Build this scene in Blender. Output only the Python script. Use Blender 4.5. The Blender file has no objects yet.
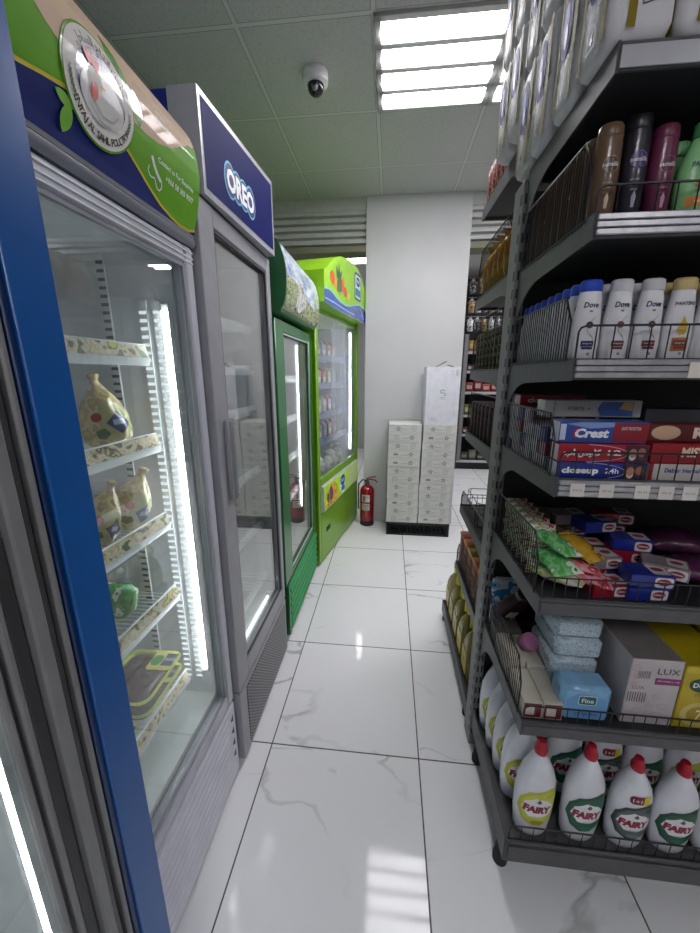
import bpy, math, random
from math import sin, cos, pi, radians, sqrt, atan2
from mathutils import Vector, Matrix
from mathutils.geometry import tessellate_polygon
random.seed(7)
scene = bpy.context.scene
COL = scene.collection

# ---------------------------------------------------------------- materials
MATS = {}
def nodes_of(m):
    m.use_nodes = True
    nt = m.node_tree; nt.nodes.clear()
    out = nt.nodes.new('ShaderNodeOutputMaterial')
    return nt, out
def mat(name, col, rough=.5, metal=0., emit=0., var=.06, scale=18., spec=.5, coat=0., bump=0.):
    if name in MATS: return MATS[name]
    m = bpy.data.materials.new(name); nt, out = nodes_of(m)
    b = nt.nodes.new('ShaderNodeBsdfPrincipled')
    nt.links.new(b.outputs[0], out.inputs[0])
    b.inputs['Roughness'].default_value = rough; b.inputs['Metallic'].default_value = metal
    b.inputs['Specular IOR Level'].default_value = spec
    b.inputs['Coat Weight'].default_value = coat
    c = tuple(col) + (1,)
    if var > 0:
        tc = nt.nodes.new('ShaderNodeTexCoord'); n = nt.nodes.new('ShaderNodeTexNoise')
        n.inputs['Scale'].default_value = scale; n.inputs['Detail'].default_value = 3
        nt.links.new(tc.outputs['Object'], n.inputs['Vector'])
        r = nt.nodes.new('ShaderNodeValToRGB'); nt.links.new(n.outputs['Fac'], r.inputs[0])
        r.color_ramp.elements[0].position = .3; r.color_ramp.elements[1].position = .7
        r.color_ramp.elements[0].color = tuple(x*(1-var) for x in col) + (1,)
        r.color_ramp.elements[1].color = tuple(min(1, x*(1+var)) for x in col) + (1,)
        nt.links.new(r.outputs[0], b.inputs['Base Color'])
        if bump > 0:
            bp = nt.nodes.new('ShaderNodeBump'); bp.inputs['Strength'].default_value = bump; bp.inputs['Distance'].default_value = .004
            nt.links.new(n.outputs['Fac'], bp.inputs['Height']); nt.links.new(bp.outputs[0], b.inputs['Normal'])
    else:
        b.inputs['Base Color'].default_value = c
    if emit > 0:
        b.inputs['Emission Color'].default_value = c; b.inputs['Emission Strength'].default_value = emit
    MATS[name] = m
    return m
def hexc(h):
    h = h.lstrip('#'); o = []
    for i in (0, 2, 4):
        v = int(h[i:i+2], 16)/255; o.append(v/12.92 if v <= .04045 else ((v+.055)/1.055)**2.4)
    return tuple(o)
def hm(h, rough=.45, **k): return mat('paint_'+h.strip('#')+'_%d' % int(rough*100) + ('g%g' % k['emit'] if k.get('emit') else ''), hexc(h), rough, **k)
def emis(name, col, s):
    if name in MATS: return MATS[name]
    m = bpy.data.materials.new(name); nt, out = nodes_of(m)
    e = nt.nodes.new('ShaderNodeEmission'); e.inputs[0].default_value = tuple(col)+(1,); e.inputs[1].default_value = s
    nt.links.new(e.outputs[0], out.inputs[0]); MATS[name] = m; return m
def glass(name, tint=(.93, .97, .96), ior=1.7, rough=.0, haze=.0):
    """thin pane: see-through plus fresnel reflection"""
    if name in MATS: return MATS[name]
    m = bpy.data.materials.new(name); nt, out = nodes_of(m)
    t = nt.nodes.new('ShaderNodeBsdfTransparent'); t.inputs[0].default_value = tint+(1,)
    g = nt.nodes.new('ShaderNodeBsdfGlossy'); g.inputs['Roughness'].default_value = rough
    g.inputs[0].default_value = (1, 1, 1, 1)
    lw = nt.nodes.new('ShaderNodeLayerWeight'); lw.inputs[0].default_value = .5      # symmetric front and back
    p5 = nt.nodes.new('ShaderNodeMath'); p5.operation = 'POWER'; p5.inputs[1].default_value = 4.2; nt.links.new(lw.outputs['Facing'], p5.inputs[0])
    f = nt.nodes.new('ShaderNodeMath'); f.operation = 'MULTIPLY_ADD'; r0 = ((ior-1)/(ior+1))**2; f.inputs[1].default_value = 1-r0; f.inputs[2].default_value = r0; nt.links.new(p5.outputs[0], f.inputs[0])
    mx = nt.nodes.new('ShaderNodeMixShader')
    nt.links.new(f.outputs[0], mx.inputs[0]); nt.links.new(g.outputs[0], mx.inputs[2])
    if haze > 0:
        d = nt.nodes.new('ShaderNodeBsdfDiffuse'); d.inputs[0].default_value = (.8, .82, .82, 1)
        m2 = nt.nodes.new('ShaderNodeMixShader'); tc = nt.nodes.new('ShaderNodeTexCoord')
        n = nt.nodes.new('ShaderNodeTexNoise'); n.inputs['Scale'].default_value = 6; n.inputs['Detail'].default_value = 5
        nt.links.new(tc.outputs['Object'], n.inputs['Vector'])
        r = nt.nodes.new('ShaderNodeMapRange'); r.inputs[1].default_value = .45; r.inputs[2].default_value = .75
        r.inputs[3].default_value = haze*.35; r.inputs[4].default_value = haze*1.6
        nt.links.new(n.outputs['Fac'], r.inputs[0]); nt.links.new(r.outputs[0], m2.inputs[0])
        nt.links.new(t.outputs[0], m2.inputs[1]); nt.links.new(d.outputs[0], m2.inputs[2]); nt.links.new(m2.outputs[0], mx.inputs[1])
    else:
        nt.links.new(t.outputs[0], mx.inputs[1])
    nt.links.new(mx.outputs[0], out.inputs[0]); MATS[name] = m; return m
def film(name, col, opac=.4, rough=.15):
    """wrinkled clear plastic film"""
    if name in MATS: return MATS[name]
    m = bpy.data.materials.new(name); nt, out = nodes_of(m)
    t = nt.nodes.new('ShaderNodeBsdfTransparent'); b = nt.nodes.new('ShaderNodeBsdfPrincipled')
    b.inputs['Base Color'].default_value = tuple(col)+(1,); b.inputs['Roughness'].default_value = rough
    mx = nt.nodes.new('ShaderNodeMixShader'); mx.inputs[0].default_value = opac
    nt.links.new(t.outputs[0], mx.inputs[1]); nt.links.new(b.outputs[0], mx.inputs[2]); nt.links.new(mx.outputs[0], out.inputs[0])
    MATS[name] = m; return m
def speckle(name, cols, scale=60., rough=.4, stretch=(1, 1, 1), detail=2., bump=0., lo=.3, hi=.7):
    """constant-step colour patches from noise: printed packs, price strips"""
    if name in MATS: return MATS[name]
    m = bpy.data.materials.new(name); nt, out = nodes_of(m)
    b = nt.nodes.new('ShaderNodeBsdfPrincipled'); b.inputs['Roughness'].default_value = rough
    nt.links.new(b.outputs[0], out.inputs[0])
    tc = nt.nodes.new('ShaderNodeTexCoord'); mp = nt.nodes.new('ShaderNodeMapping'); mp.inputs['Scale'].default_value = stretch
    n = nt.nodes.new('ShaderNodeTexNoise'); n.inputs['Scale'].default_value = scale; n.inputs['Detail'].default_value = detail
    nt.links.new(tc.outputs['Object'], mp.inputs[0]); nt.links.new(mp.outputs[0], n.inputs['Vector'])
    r = nt.nodes.new('ShaderNodeValToRGB'); nt.links.new(n.outputs['Fac'], r.inputs[0]); r.color_ramp.interpolation = 'CONSTANT'
    els = r.color_ramp.elements
    k = len(cols)
    while len(els) < k: els.new(.5)
    for i, c in enumerate(cols):
        els[i].position = lo + (hi-lo)*i/k if i else 0.
        els[i].color = hexc(c) + (1,)
    nt.links.new(r.outputs[0], b.inputs['Base Color'])
    if bump > 0:
        bp = nt.nodes.new('ShaderNodeBump'); bp.inputs['Strength'].default_value = bump; bp.inputs['Distance'].default_value = .004
        nt.links.new(n.outputs['Fac'], bp.inputs['Height']); nt.links.new(bp.outputs[0], b.inputs['Normal'])
    MATS[name] = m; return m

# ---------------------------------------------------------------- mesh builder
def tess(pts, maxlen):
    """2D polygon -> (verts, tris) with edges no longer than maxlen"""
    v = [Vector((p[0], p[1], 0)) for p in pts]
    tris = [tuple(t) for t in tessellate_polygon([v])]
    vs = [(p[0], p[1]) for p in pts]
    if not maxlen: return vs, tris
    for _ in range(9):
        mids = {}; new = []; any_split = False
        def L(a, b): return math.hypot(vs[a][0]-vs[b][0], vs[a][1]-vs[b][1])
        def mid(a, b):
            k = (min(a, b), max(a, b))
            if k not in mids:
                vs.append(((vs[a][0]+vs[b][0])/2, (vs[a][1]+vs[b][1])/2)); mids[k] = len(vs)-1
            return mids[k]
        for (a, b, c) in tris:
            s = [L(a, b) > maxlen, L(b, c) > maxlen, L(c, a) > maxlen]
            if not any(s): new.append((a, b, c)); continue
            any_split = True
            for _r in range(3):
                if s[0]: break
                a, b, c = b, c, a; s = [s[1], s[2], s[0]]
            # s[0] true (edge ab)
            m = mid(a, b)
            if s[1] and s[2]:
                n = mid(b, c); o = mid(c, a); new += [(a, m, o), (m, b, n), (o, n, c), (m, n, o)]
            elif s[1]:
                n = mid(b, c); new += [(m, b, n), (a, m, n), (a, n, c)]
            elif s[2]:
                o = mid(c, a); new += [(a, m, o), (m, b, c), (m, c, o)]
            else: new += [(a, m, c), (m, b, c)]
        tris = new
        if not any_split: break
    return vs, tris
TEXTS = {}
def text2d(s, bold=0.):
    k = (s, bold)
    if k in TEXTS: return TEXTS[k]
    cu = bpy.data.curves.new('t', 'FONT'); cu.body = s; cu.size = 1; cu.offset = bold; cu.resolution_u = 2
    o = bpy.data.objects.new('t', cu); COL.objects.link(o)
    dg = bpy.context.evaluated_depsgraph_get(); me = o.evaluated_get(dg).to_mesh()
    vs = [(v.co.x, v.co.y) for v in me.vertices]; fs = [tuple(p.vertices) for p in me.polygons]
    o.evaluated_get(dg).to_mesh_clear(); bpy.data.objects.remove(o); bpy.data.curves.remove(cu)
    if vs:
        x0 = min(v[0] for v in vs); x1 = max(v[0] for v in vs); y0 = min(v[1] for v in vs); y1 = max(v[1] for v in vs)
    else: x0 = x1 = y0 = y1 = 0
    TEXTS[k] = (vs, fs, (x0, x1, y0, y1)); return TEXTS[k]

class MB:
    def __init__(s): s.v = []; s.f = []; s.mi = []; s.mats = []; s.T = Matrix.Identity(4)
    def m(s, mt):
        if mt not in s.mats: s.mats.append(mt)
        return s.mats.index(mt)
    def add(s, vs, fs, mt):
        o = len(s.v); k = s.m(mt)
        s.v += [s.T @ Vector(p) for p in vs]
        for f in fs: s.f.append(tuple(i+o for i in f)); s.mi.append(k)
        return s
    def quad(s, a, b, c, d, mt): return s.add([a, b, c, d], [(0, 1, 2, 3)], mt)
    def box(s, x0, x1, y0, y1, z0, z1, mt, c=0.0015):
        c = min(c, abs(x1-x0)*.3, abs(y1-y0)*.3, abs(z1-z0)*.3)
        P = [(x0, x1), (y0, y1), (z0, z1)]; vs = []; idx = {}
        for i in (0, 1):
            for j in (0, 1):
                for k in (0, 1):
                    for ax in range(3):
                        b = (i, j, k); p = []
                        for q in range(3):
                            base = P[q][b[q]]
                            p.append(base if q == ax else base + (c if b[q] == 0 else -c))
                        idx[(i, j, k, ax)] = len(vs); vs.append(tuple(p))
        fs = []
        def face(l):
            cen = Vector(((x0+x1)/2, (y0+y1)/2, (z0+z1)/2)); pts = [Vector(vs[i]) for i in l]
            n = (pts[1]-pts[0]).cross(pts[2]-pts[0]); fc = sum(pts, Vector())/len(pts)
            fs.append(tuple(l) if n.dot(fc-cen) > 0 else tuple(reversed(l)))
        for ax in range(3):
            o1, o2 = [a for a in range(3) if a != ax]
            for sd in (0, 1):
                l = []
                for (a, b) in ((0, 0), (1, 0), (1, 1), (0, 1)):
                    key = [0, 0, 0]; key[ax] = sd; key[o1] = a; key[o2] = b; l.append(idx[tuple(key)+(ax,)])
                face(l)
            for (a, b) in ((0, 0), (1, 0), (1, 1), (0, 1)):   # edges parallel to ax
                l = []
                for e, axx in ((0, o1), (1, o1), (1, o2), (0, o2)):
                    key = [0, 0, 0]; key[ax] = e; key[o1] = a; key[o2] = b; l.append(idx[tuple(key)+(axx,)])
                face(l)
        for i in (0, 1):
            for j in (0, 1):
                for k in (0, 1): face([idx[(i, j, k, a)] for a in range(3)])
        return s.add(vs, fs, mt)
    def loft(s, rings, mt, cap0=True, cap1=True, closed=False):
        n = len(rings[0]); vs = [p for r in rings for p in r]; fs = []
        R = len(rings)
        for i in range(R if closed else R-1):
            a = i*n; b = ((i+1) % R)*n
            for j in range(n): k = (j+1) % n; fs.append((a+j, a+k, b+k, b+j))
        if not closed:
            if cap0: fs.append(tuple(reversed(range(n))))
            if cap1: fs.append(tuple(range((R-1)*n, R*n)))
        return s.add(vs, fs, mt)
    def lathe(s, prof, mt, n=16, c=(0, 0), sy=1., cap0=True, cap1=True):
        """prof: (r, z) bottom to top; sy squashes y"""
        return s.loft([[(c[0]+r*cos(2*pi*i/n), c[1]+r*sy*sin(2*pi*i/n), z) for i in range(n)] for r, z in prof], mt, cap0, cap1)
    def tube(s, pts, r, mt, n=6, closed=False):
        pts = [Vector(p) for p in pts]; rings = []; N = len(pts); up = None
        for i, p in enumerate(pts):
            if closed: t = pts[(i+1) % N]-pts[i-1]
            else: t = pts[min(i+1, N-1)]-pts[max(i-1, 0)]
            t.normalize()
            if up is None: up = Vector((0, 0, 1)) if abs(t.z) < .9 else Vector((0, 1, 0))
            a = t.cross(up)
            if a.length < 1e-4: a = t.cross(Vector((1, .1, 0)))
            a.normalize(); b = a.cross(t); b.normalize(); up = b
            rings.append([tuple(p + r*(cos(2*pi*k/n)*a + sin(2*pi*k/n)*b)) for k in range(n)])
        return s.loft(rings, mt, closed=closed)
    def prism(s, pts, mp, d, mt):
        """2D polygon pts, mp(u,v,w)->3D, extruded w 0..d"""
        n = len(pts); vs = [mp(u, v, 0) for u, v in pts] + [mp(u, v, d) for u, v in pts]
        _, tr = tess(pts, 0)
        fs = [tuple(reversed(t)) for t in tr] + [tuple(i+n for i in t) for t in tr]
        for i in range(n): j = (i+1) % n; fs.append((i, j, j+n, i+n))
        return s.add(vs, fs, mt)
    def poly(s, pts, mp, mt, maxlen=0):
        vs, tr = tess(pts, maxlen); return s.add([mp(u, v) for u, v in vs], tr, mt)
    def text(s, st, mp, w, mt, cx=0, cy=0, h=None, bold=.012, shear=0.):
        """text fitted to width w (and height h) centred at cx,cy in the map's 2D space"""
        vs, fs, (x0, x1, y0, y1) = text2d(st, bold)
        if not vs: return s
        k = w/(x1-x0); kh = h/(y1-y0) if h else k
        return s.add([mp(cx+(x-(x0+x1)/2)*k+shear*(y-(y0+y1)/2)*kh, cy+(y-(y0+y1)/2)*kh) for x, y in vs], fs, mt)
    def build(s, name, parent=None, angle=.7, smooth=True):
        me = bpy.data.meshes.new(name); me.from_pydata([tuple(p) for p in s.v], [], s.f)
        for mt in s.mats: me.materials.append(mt)
        me.polygons.foreach_set('material_index', s.mi)
        me.update()
        if smooth:
            me.polygons.foreach_set('use_smooth', [True]*len(me.polygons)); me.set_sharp_from_angle(angle=angle)
        o = bpy.data.objects.new(name, me); COL.objects.link(o)
        if parent: o.parent = parent
        return o
def ell(cx, cy, rx, ry, n=24, a0=0, a1=2*pi): return [(cx+rx*cos(a0+(a1-a0)*i/n), cy+ry*sin(a0+(a1-a0)*i/n)) for i in range(n + (0 if abs(a1-a0-2*pi) < 1e-6 else 1))]
def rect(x0, x1, y0, y1): return [(x0, y0), (x1, y0), (x1, y1), (x0, y1)]
def rrect(x0, x1, y0, y1, r, n=4):
    o = []
    for cx, cy, a in ((x1-r, y1-r, 0), (x0+r, y1-r, pi/2), (x0+r, y0+r, pi), (x1-r, y0+r, 1.5*pi)):
        o += [(cx+r*cos(a+pi/2*i/n), cy+r*sin(a+pi/2*i/n)) for i in range(n+1)]
    return o
def line2(pts, w):
    """2D polyline as quads list"""
    out = []
    for (a, b) in zip(pts, pts[1:]):
        dx, dy = b[0]-a[0], b[1]-a[1]; L = math.hypot(dx, dy) or 1; nx, ny = -dy/L*w/2, dx/L*w/2
        out.append([(a[0]+nx, a[1]+ny), (a[0]-nx, a[1]-ny), (b[0]-nx, b[1]-ny), (b[0]+nx, b[1]+ny)])
    return out

def thing(name, label, cat, loc=(0, 0, 0), rotz=0., group=None):
    o = bpy.data.objects.new(name, None); COL.objects.link(o); o.empty_display_size = .05
    o.location = loc; o.rotation_euler = (0, 0, rotz); o['label'] = label; o['category'] = cat
    if group: o['group'] = group
    return o
def tag(o, label, cat, group=None):
    o['label'] = label; o['category'] = cat
    if group: o['group'] = group
    return o
def structure(o): o['kind'] = 'structure'; return o
def dup(root, loc, rot=None, label=None, group=None, scale=None):
    r = root.copy(); COL.objects.link(r); r.location = loc
    if rot is not None: r.rotation_euler = rot if isinstance(rot, tuple) else (0, 0, rot)
    if scale: r.scale = scale
    if label: r['label'] = label
    if group: r['group'] = group
    for ch in list(root.children):
        c = ch.copy(); COL.objects.link(c); c.parent = r
        for g in ch.children:
            d = g.copy(); COL.objects.link(d); d.parent = c
    return r
ORD = ['first', 'second', 'third', 'fourth', 'fifth', 'sixth', 'seventh', 'eighth', 'ninth', 'tenth', 'eleventh', 'twelfth', 'thirteenth']

# common materials
WHITE = hm('#f2f3f1', .4); STEEL = mat('brushed_steel', (.42, .43, .45), .35, .8)
M_BLACK = mat('black_plastic', (.012, .012, .013), .5); M_RUB = mat('black_rubber', (.02, .02, .02), .8)
M_DK = mat('shelf_powder_coat_grey', (.085, .085, .09), .5, var=.1, scale=30)
M_DK2 = mat('shelf_dark_back', (.022, .022, .025), .6, var=.1)
M_UP = mat('upright_grey', (.2, .2, .2), .5, var=.08, scale=25)
M_WIRE = mat('dark_wire', (.03, .028, .03), .4, .3)
M_STRIP = mat('silver_price_channel', (.42, .42, .44), .3, .5, var=.18, scale=40)
M_CLEAR = glass('clear_strip', (.9, .9, .92), 1.45)
LED = emis('led_white', (.95, .97, 1.), 9.)

# ---------------------------------------------------------------- room
H = 2.958
def floor_mat():
    m = bpy.data.materials.new('marble_floor_tiles'); nt, out = nodes_of(m); N = nt.nodes; Lk = nt.links
    b = N.new('ShaderNodeBsdfPrincipled'); Lk.new(b.outputs[0], out.inputs[0])
    tc = N.new('ShaderNodeTexCoord'); sp = N.new('ShaderNodeSeparateXYZ'); Lk.new(tc.outputs['Object'], sp.inputs[0])
    def M(op, a, bb=None, c=None):
        n = N.new('ShaderNodeMath'); n.operation = op
        for i, q in enumerate((a, bb, c)):
            if q is None: continue
            if isinstance(q, (int, float)): n.inputs[i].default_value = q
            else: Lk.new(q, n.inputs[i])
        return n.outputs[0]
    gx = M('DIVIDE', M('ADD', sp.outputs[0], .4473), .6); gy = M('DIVIDE', M('ADD', sp.outputs[1], -2.9623), .6)
    def edge(g):
        f = M('FRACT', M('ADD', g, 100.)); return M('MINIMUM', f, M('SUBTRACT', 1., f))
    d = M('MINIMUM', edge(gx), edge(gy))
    grout = M('LESS_THAN', d, .0042)
    cell = N.new('ShaderNodeCombineXYZ'); Lk.new(M('FLOOR', gx), cell.inputs[0]); Lk.new(M('FLOOR', gy), cell.inputs[1])
    wn = N.new('ShaderNodeTexWhiteNoise'); wn.noise_dimensions = '3D'; Lk.new(cell.outputs[0], wn.inputs[0])
    vs = N.new('ShaderNodeVectorMath'); vs.operation = 'MULTIPLY_ADD'
    Lk.new(wn.outputs['Color'], vs.inputs[0]); vs.inputs[1].default_value = (9, 9, 9); Lk.new(tc.outputs['Object'], vs.inputs[2])
    mp = N.new('ShaderNodeMapping'); mp.inputs['Rotation'].default_value = (0, 0, .75); mp.inputs['Scale'].default_value = (1., 2.3, 1.); Lk.new(vs.outputs[0], mp.inputs[0])
    n1 = N.new('ShaderNodeTexNoise'); n1.inputs['Scale'].default_value = 1.1; n1.inputs['Detail'].default_value = 6; n1.inputs['Roughness'].default_value = .45
    n1.inputs['Distortion'].default_value = .4; Lk.new(mp.outputs[0], n1.inputs['Vector'])
    ridge = M('ABSOLUTE', M('SUBTRACT', n1.outputs['Fac'], .5))
    v = N.new('ShaderNodeMapRange'); v.inputs[1].default_value = .0; v.inputs[2].default_value = .011; v.inputs[3].default_value = 1; v.inputs[4].default_value = 0; Lk.new(ridge, v.inputs[0])
    n2 = N.new('ShaderNodeTexNoise'); n2.inputs['Scale'].default_value = 1.7; Lk.new(vs.outputs[0], n2.inputs['Vector'])
    gate = N.new('ShaderNodeMapRange'); gate.inputs[1].default_value = .48; gate.inputs[2].default_value = .62; Lk.new(n2.outputs['Fac'], gate.inputs[0])
    vein = M('MULTIPLY', v.outputs[0], gate.outputs[0])
    cl = N.new('ShaderNodeMapRange'); cl.inputs[1].default_value = .35; cl.inputs[2].default_value = .7; cl.inputs[3].default_value = 0; cl.inputs[4].default_value = .10; Lk.new(n2.outputs['Fac'], cl.inputs[0])
    m1 = N.new('ShaderNodeMix'); m1.data_type = 'RGBA'; Lk.new(cl.outputs[0], m1.inputs[0]); m1.inputs[6].default_value = (.80, .815, .82, 1); m1.inputs[7].default_value = (.52, .55, .545, 1)
    m2 = N.new('ShaderNodeMix'); m2.data_type = 'RGBA'; Lk.new(M('MULTIPLY', vein, .75), m2.inputs[0]); Lk.new(m1.outputs[2], m2.inputs[6]); m2.inputs[7].default_value = (.34, .36, .355, 1)
    m3 = N.new('ShaderNodeMix'); m3.data_type = 'RGBA'; Lk.new(grout, m3.inputs[0]); Lk.new(m2.outputs[2], m3.inputs[6]); m3.inputs[7].default_value = (.1, .1, .095, 1)
    Lk.new(m3.outputs[2], b.inputs['Base Color'])
    n3 = N.new('ShaderNodeTexNoise'); n3.inputs['Scale'].default_value = 9; n3.inputs['Detail'].default_value = 6; Lk.new(tc.outputs['Object'], n3.inputs['Vector'])
    rr = N.new('ShaderNodeMapRange'); rr.inputs[1].default_value = .3; rr.inputs[2].default_value = .7; rr.inputs[3].default_value = .03; rr.inputs[4].default_value = .085; Lk.new(n3.outputs['Fac'], rr.inputs[0])
    r2 = N.new('ShaderNodeMix'); Lk.new(grout, r2.inputs[0]); Lk.new(rr.outputs[0], r2.inputs[2]); r2.inputs[3].default_value = .7; Lk.new(r2.outputs[0], b.inputs['Roughness'])
    b.inputs['Specular IOR Level'].default_value = .16
    return m
def ceil_mat():
    m = bpy.data.materials.new('ceiling_tiles'); nt, out = nodes_of(m); N = nt.nodes; Lk = nt.links
    b = N.new('ShaderNodeBsdfPrincipled'); Lk.new(b.outputs[0], out.inputs[0]); b.inputs['Roughness'].default_value = .9
    tc = N.new('ShaderNodeTexCoord'); sp = N.new('ShaderNodeSeparateXYZ'); Lk.new(tc.outputs['Object'], sp.inputs[0])
    def M(op, a, bb=None):
        n = N.new('ShaderNodeMath'); n.operation = op
        for i, q in enumerate((a, bb)):
            if q is None: continue
            if isinstance(q, (int, float)): n.inputs[i].default_value = q
            else: Lk.new(q, n.inputs[i])
        return n.outputs[0]
    def edge(g):
        f = M('FRACT', M('ADD', g, 100.)); return M('MINIMUM', f, M('SUBTRACT', 1., f))
    d = M('MINIMUM', edge(M('DIVIDE', M('ADD', sp.outputs[0], .711), .6)), edge(M('DIVIDE', M('ADD', sp.outputs[1], -1.96), .6)))
    bar = M('LESS_THAN', d, .016); gap = M('LESS_THAN', M('ABSOLUTE', M('SUBTRACT', d, .019)), .003)
    n = N.new('ShaderNodeTexNoise'); n.inputs['Scale'].default_value = 90; n.inputs['Detail'].default_value = 3; Lk.new(tc.outputs['Object'], n.inputs['Vector'])
    r = N.new('ShaderNodeValToRGB'); Lk.new(n.outputs['Fac'], r.inputs[0])
    r.color_ramp.elements[0].position = .35; r.color_ramp.elements[0].color = (.47, .47, .465, 1); r.color_ramp.elements[1].position = .5; r.color_ramp.elements[1].color = (.54, .54, .535, 1)
    m1 = N.new('ShaderNodeMix'); m1.data_type = 'RGBA'; Lk.new(bar, m1.inputs[0]); Lk.new(r.outputs[0], m1.inputs[6]); m1.inputs[7].default_value = (.62, .62, .615, 1)
    m2 = N.new('ShaderNodeMix'); m2.data_type = 'RGBA'; Lk.new(gap, m2.inputs[0]); Lk.new(m1.outputs[2], m2.inputs[6]); m2.inputs[7].default_value = (.3, .3, .295, 1)
    Lk.new(m2.outputs[2], b.inputs['Base Color']); return m
X0, X1, Y0, Y1 = -1.32, 4.3, -3.2, 7.4
def struct_box(name, x0, x1, y0, y1, z0, z1, mt, c=.001): return structure(MB().box(x0, x1, y0, y1, z0, z1, mt, c).build(name, smooth=False))
struct_box('floor', X0-.1, X1+.1, Y0-.1, Y1+.1, -.1, 0, floor_mat())
struct_box('ceiling', X0-.1, X1+.1, Y0-.1, Y1+.1, H, H+.1, ceil_mat())
M_WALL = mat('painted_wall', (.58, .59, .585), .6, var=.03, scale=3)
M_WALL2 = mat('painted_wall_grey', (.42, .43, .42), .7, var=.03, scale=3)
struct_box('wall_left', X0-.1, X0, Y0, Y1, 0, H, M_WALL2)
struct_box('wall_right', X1, X1+.1, Y0, Y1, 0, H, M_WALL2)
struct_box('wall_back', X0, X1, Y1, Y1+.1, 0, H, M_WALL2)
struct_box('wall_front', X0, X1, Y0-.1, Y0, 0, H, M_WALL2)
struct_box('wall_pillar', -.243, .65, 3.6, 4.2, 0, H, M_WALL, .004)
struct_box('baseboard_pillar', -.247, .654, 3.592, 3.6, 0, .07, hm('#c9cbca', .4))
# louvred bulkhead beside the pillar, both sides
M_LOUV = mat('louvre_white', (.5, .51, .49), .5)
for nm, xa, xb in (('trim_1', X0, -.245), ('trim_2', .652, X1)):
    b = MB(); b.box(xa, xb, 3.66, 3.8, 2.54, H, M_LOUV, .001)
    z = 2.60
    while z < 2.84:
        b.prism([(3.66, z), (3.625, z+.008), (3.625, z+.035), (3.66, z+.05)], lambda u, v, w, xa=xa: (xa+w, u, v), xb-xa, M_LOUV); z += .056
    b.box(xa, xb, 3.615, 3.66, 2.86, H, M_LOUV, .001); b.box(xa, xb, 3.61, 3.8, 2.535, 2.585, mat('olive_trim', (.2, .2, .13), .6), .001)
    structure(b.build(nm))

# ceiling lights
def make_light(x, y, label, group='recessed four tube ceiling lights'):
    t = thing('ceiling_light', label, 'ceiling light', (x, y, H), 0, group)
    f = MB(); F = hm('#a9aba8', .5)
    f.box(0.008, .592, .008, .592, -.004, -.0005, F)
    for xa, xb in ((.0, .03), (.57, .6)): f.box(xa, xb, 0, .6, -.014, -.001, F)
    for k in range(5): ya = .0 + k*.1425; f.box(.0, .6, ya, ya+.03, -.014, -.001, F)
    f.build('frame', t)
    for k in range(4):
        ya = .031 + k*.1425; d = MB()
        pr = [(ya+.002, -.005), (ya+.02, -.016), (ya+.055, -.022), (ya+.09, -.016), (ya+.108, -.005)]
        d.loft([[(xx, yy, zz) for yy, zz in pr] for xx in (.033, .567)], TUBE)
        d.build('diffuser', t)
    return t
def tube_mat():
    m = bpy.data.materials.new('fluorescent_diffuser'); nt, out = nodes_of(m); N = nt.nodes
    e = N.new('ShaderNodeEmission'); e.inputs[0].default_value = (.985, .95, 1., 1)
    tc = N.new('ShaderNodeTexCoord'); w = N.new('ShaderNodeTexWave'); w.wave_type = 'BANDS'; w.bands_direction = 'X'; w.inputs['Scale'].default_value = 12
    nt.links.new(tc.outputs['Object'], w.inputs['Vector'])
    r = N.new('ShaderNodeMapRange'); r.inputs[3].default_value = 11.; r.inputs[4].default_value = 15.
    nt.links.new(w.outputs['Fac'], r.inputs[0]); nt.links.new(r.outputs[0], e.inputs[1]); nt.links.new(e.outputs[0], out.inputs[0]); return m
TUBE = tube_mat()
L0 = make_light(-.111, 1.96, 'four-tube ceiling light recessed above the middle of the aisle')
for (lx, ly, lb) in [(.489, 1.96, 'four-tube ceiling light partly hidden behind the stacked paper rolls'), (-.711, 4.96, 'small distant four-tube ceiling light seen over the lime green cooler, past the louvres'),
                     (-.111, -1.64, 'added unseen four-tube ceiling light above the aisle behind the viewer'), (1.689, -2.24, 'added unseen four-tube ceiling light over the shelves behind the viewer'),  # from here on: panels out of view, added to raise the store light
                     (2.289, 3.16, 'added unseen four-tube ceiling light over the far side of the shelving'), (1.689, 4.96, 'added unseen four-tube ceiling light in front of the far wall shelving'),
                     (2.289, .76, 'added unseen four-tube ceiling light over the right end of the shelving')]:
    dup(L0, (lx, ly, H), 0., lb)

# dome camera
t = thing('security_camera', 'white dome security camera with black lens ball on the ceiling', 'security camera', (-.415, 2.25, H))
b = MB(); b.lathe([(.062, -.0), (.064, -.012), (.063, -.045), (.052, -.052), (.03, -.054)][::-1], hm('#e9eae8', .35), 28); b.build('housing', t)
b = MB(); b.lathe([(.001, -.098), (.018, -.095), (.032, -.085), (.04, -.07), (.042, -.055), (.04, -.046)], mat('dome_black', (.01, .01, .012), .08), 24); d = b.build('lens_ball', t)
b = MB(); b.T = Matrix.Translation((0, -.028, -.078)) @ Matrix.Rotation(radians(60), 4, 'X'); b.lathe([(.016, -.004), (.016, .014), (.012, .016), (.008, .012)], hm('#77797c', .2), 16); b.build('lens', d)

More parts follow.
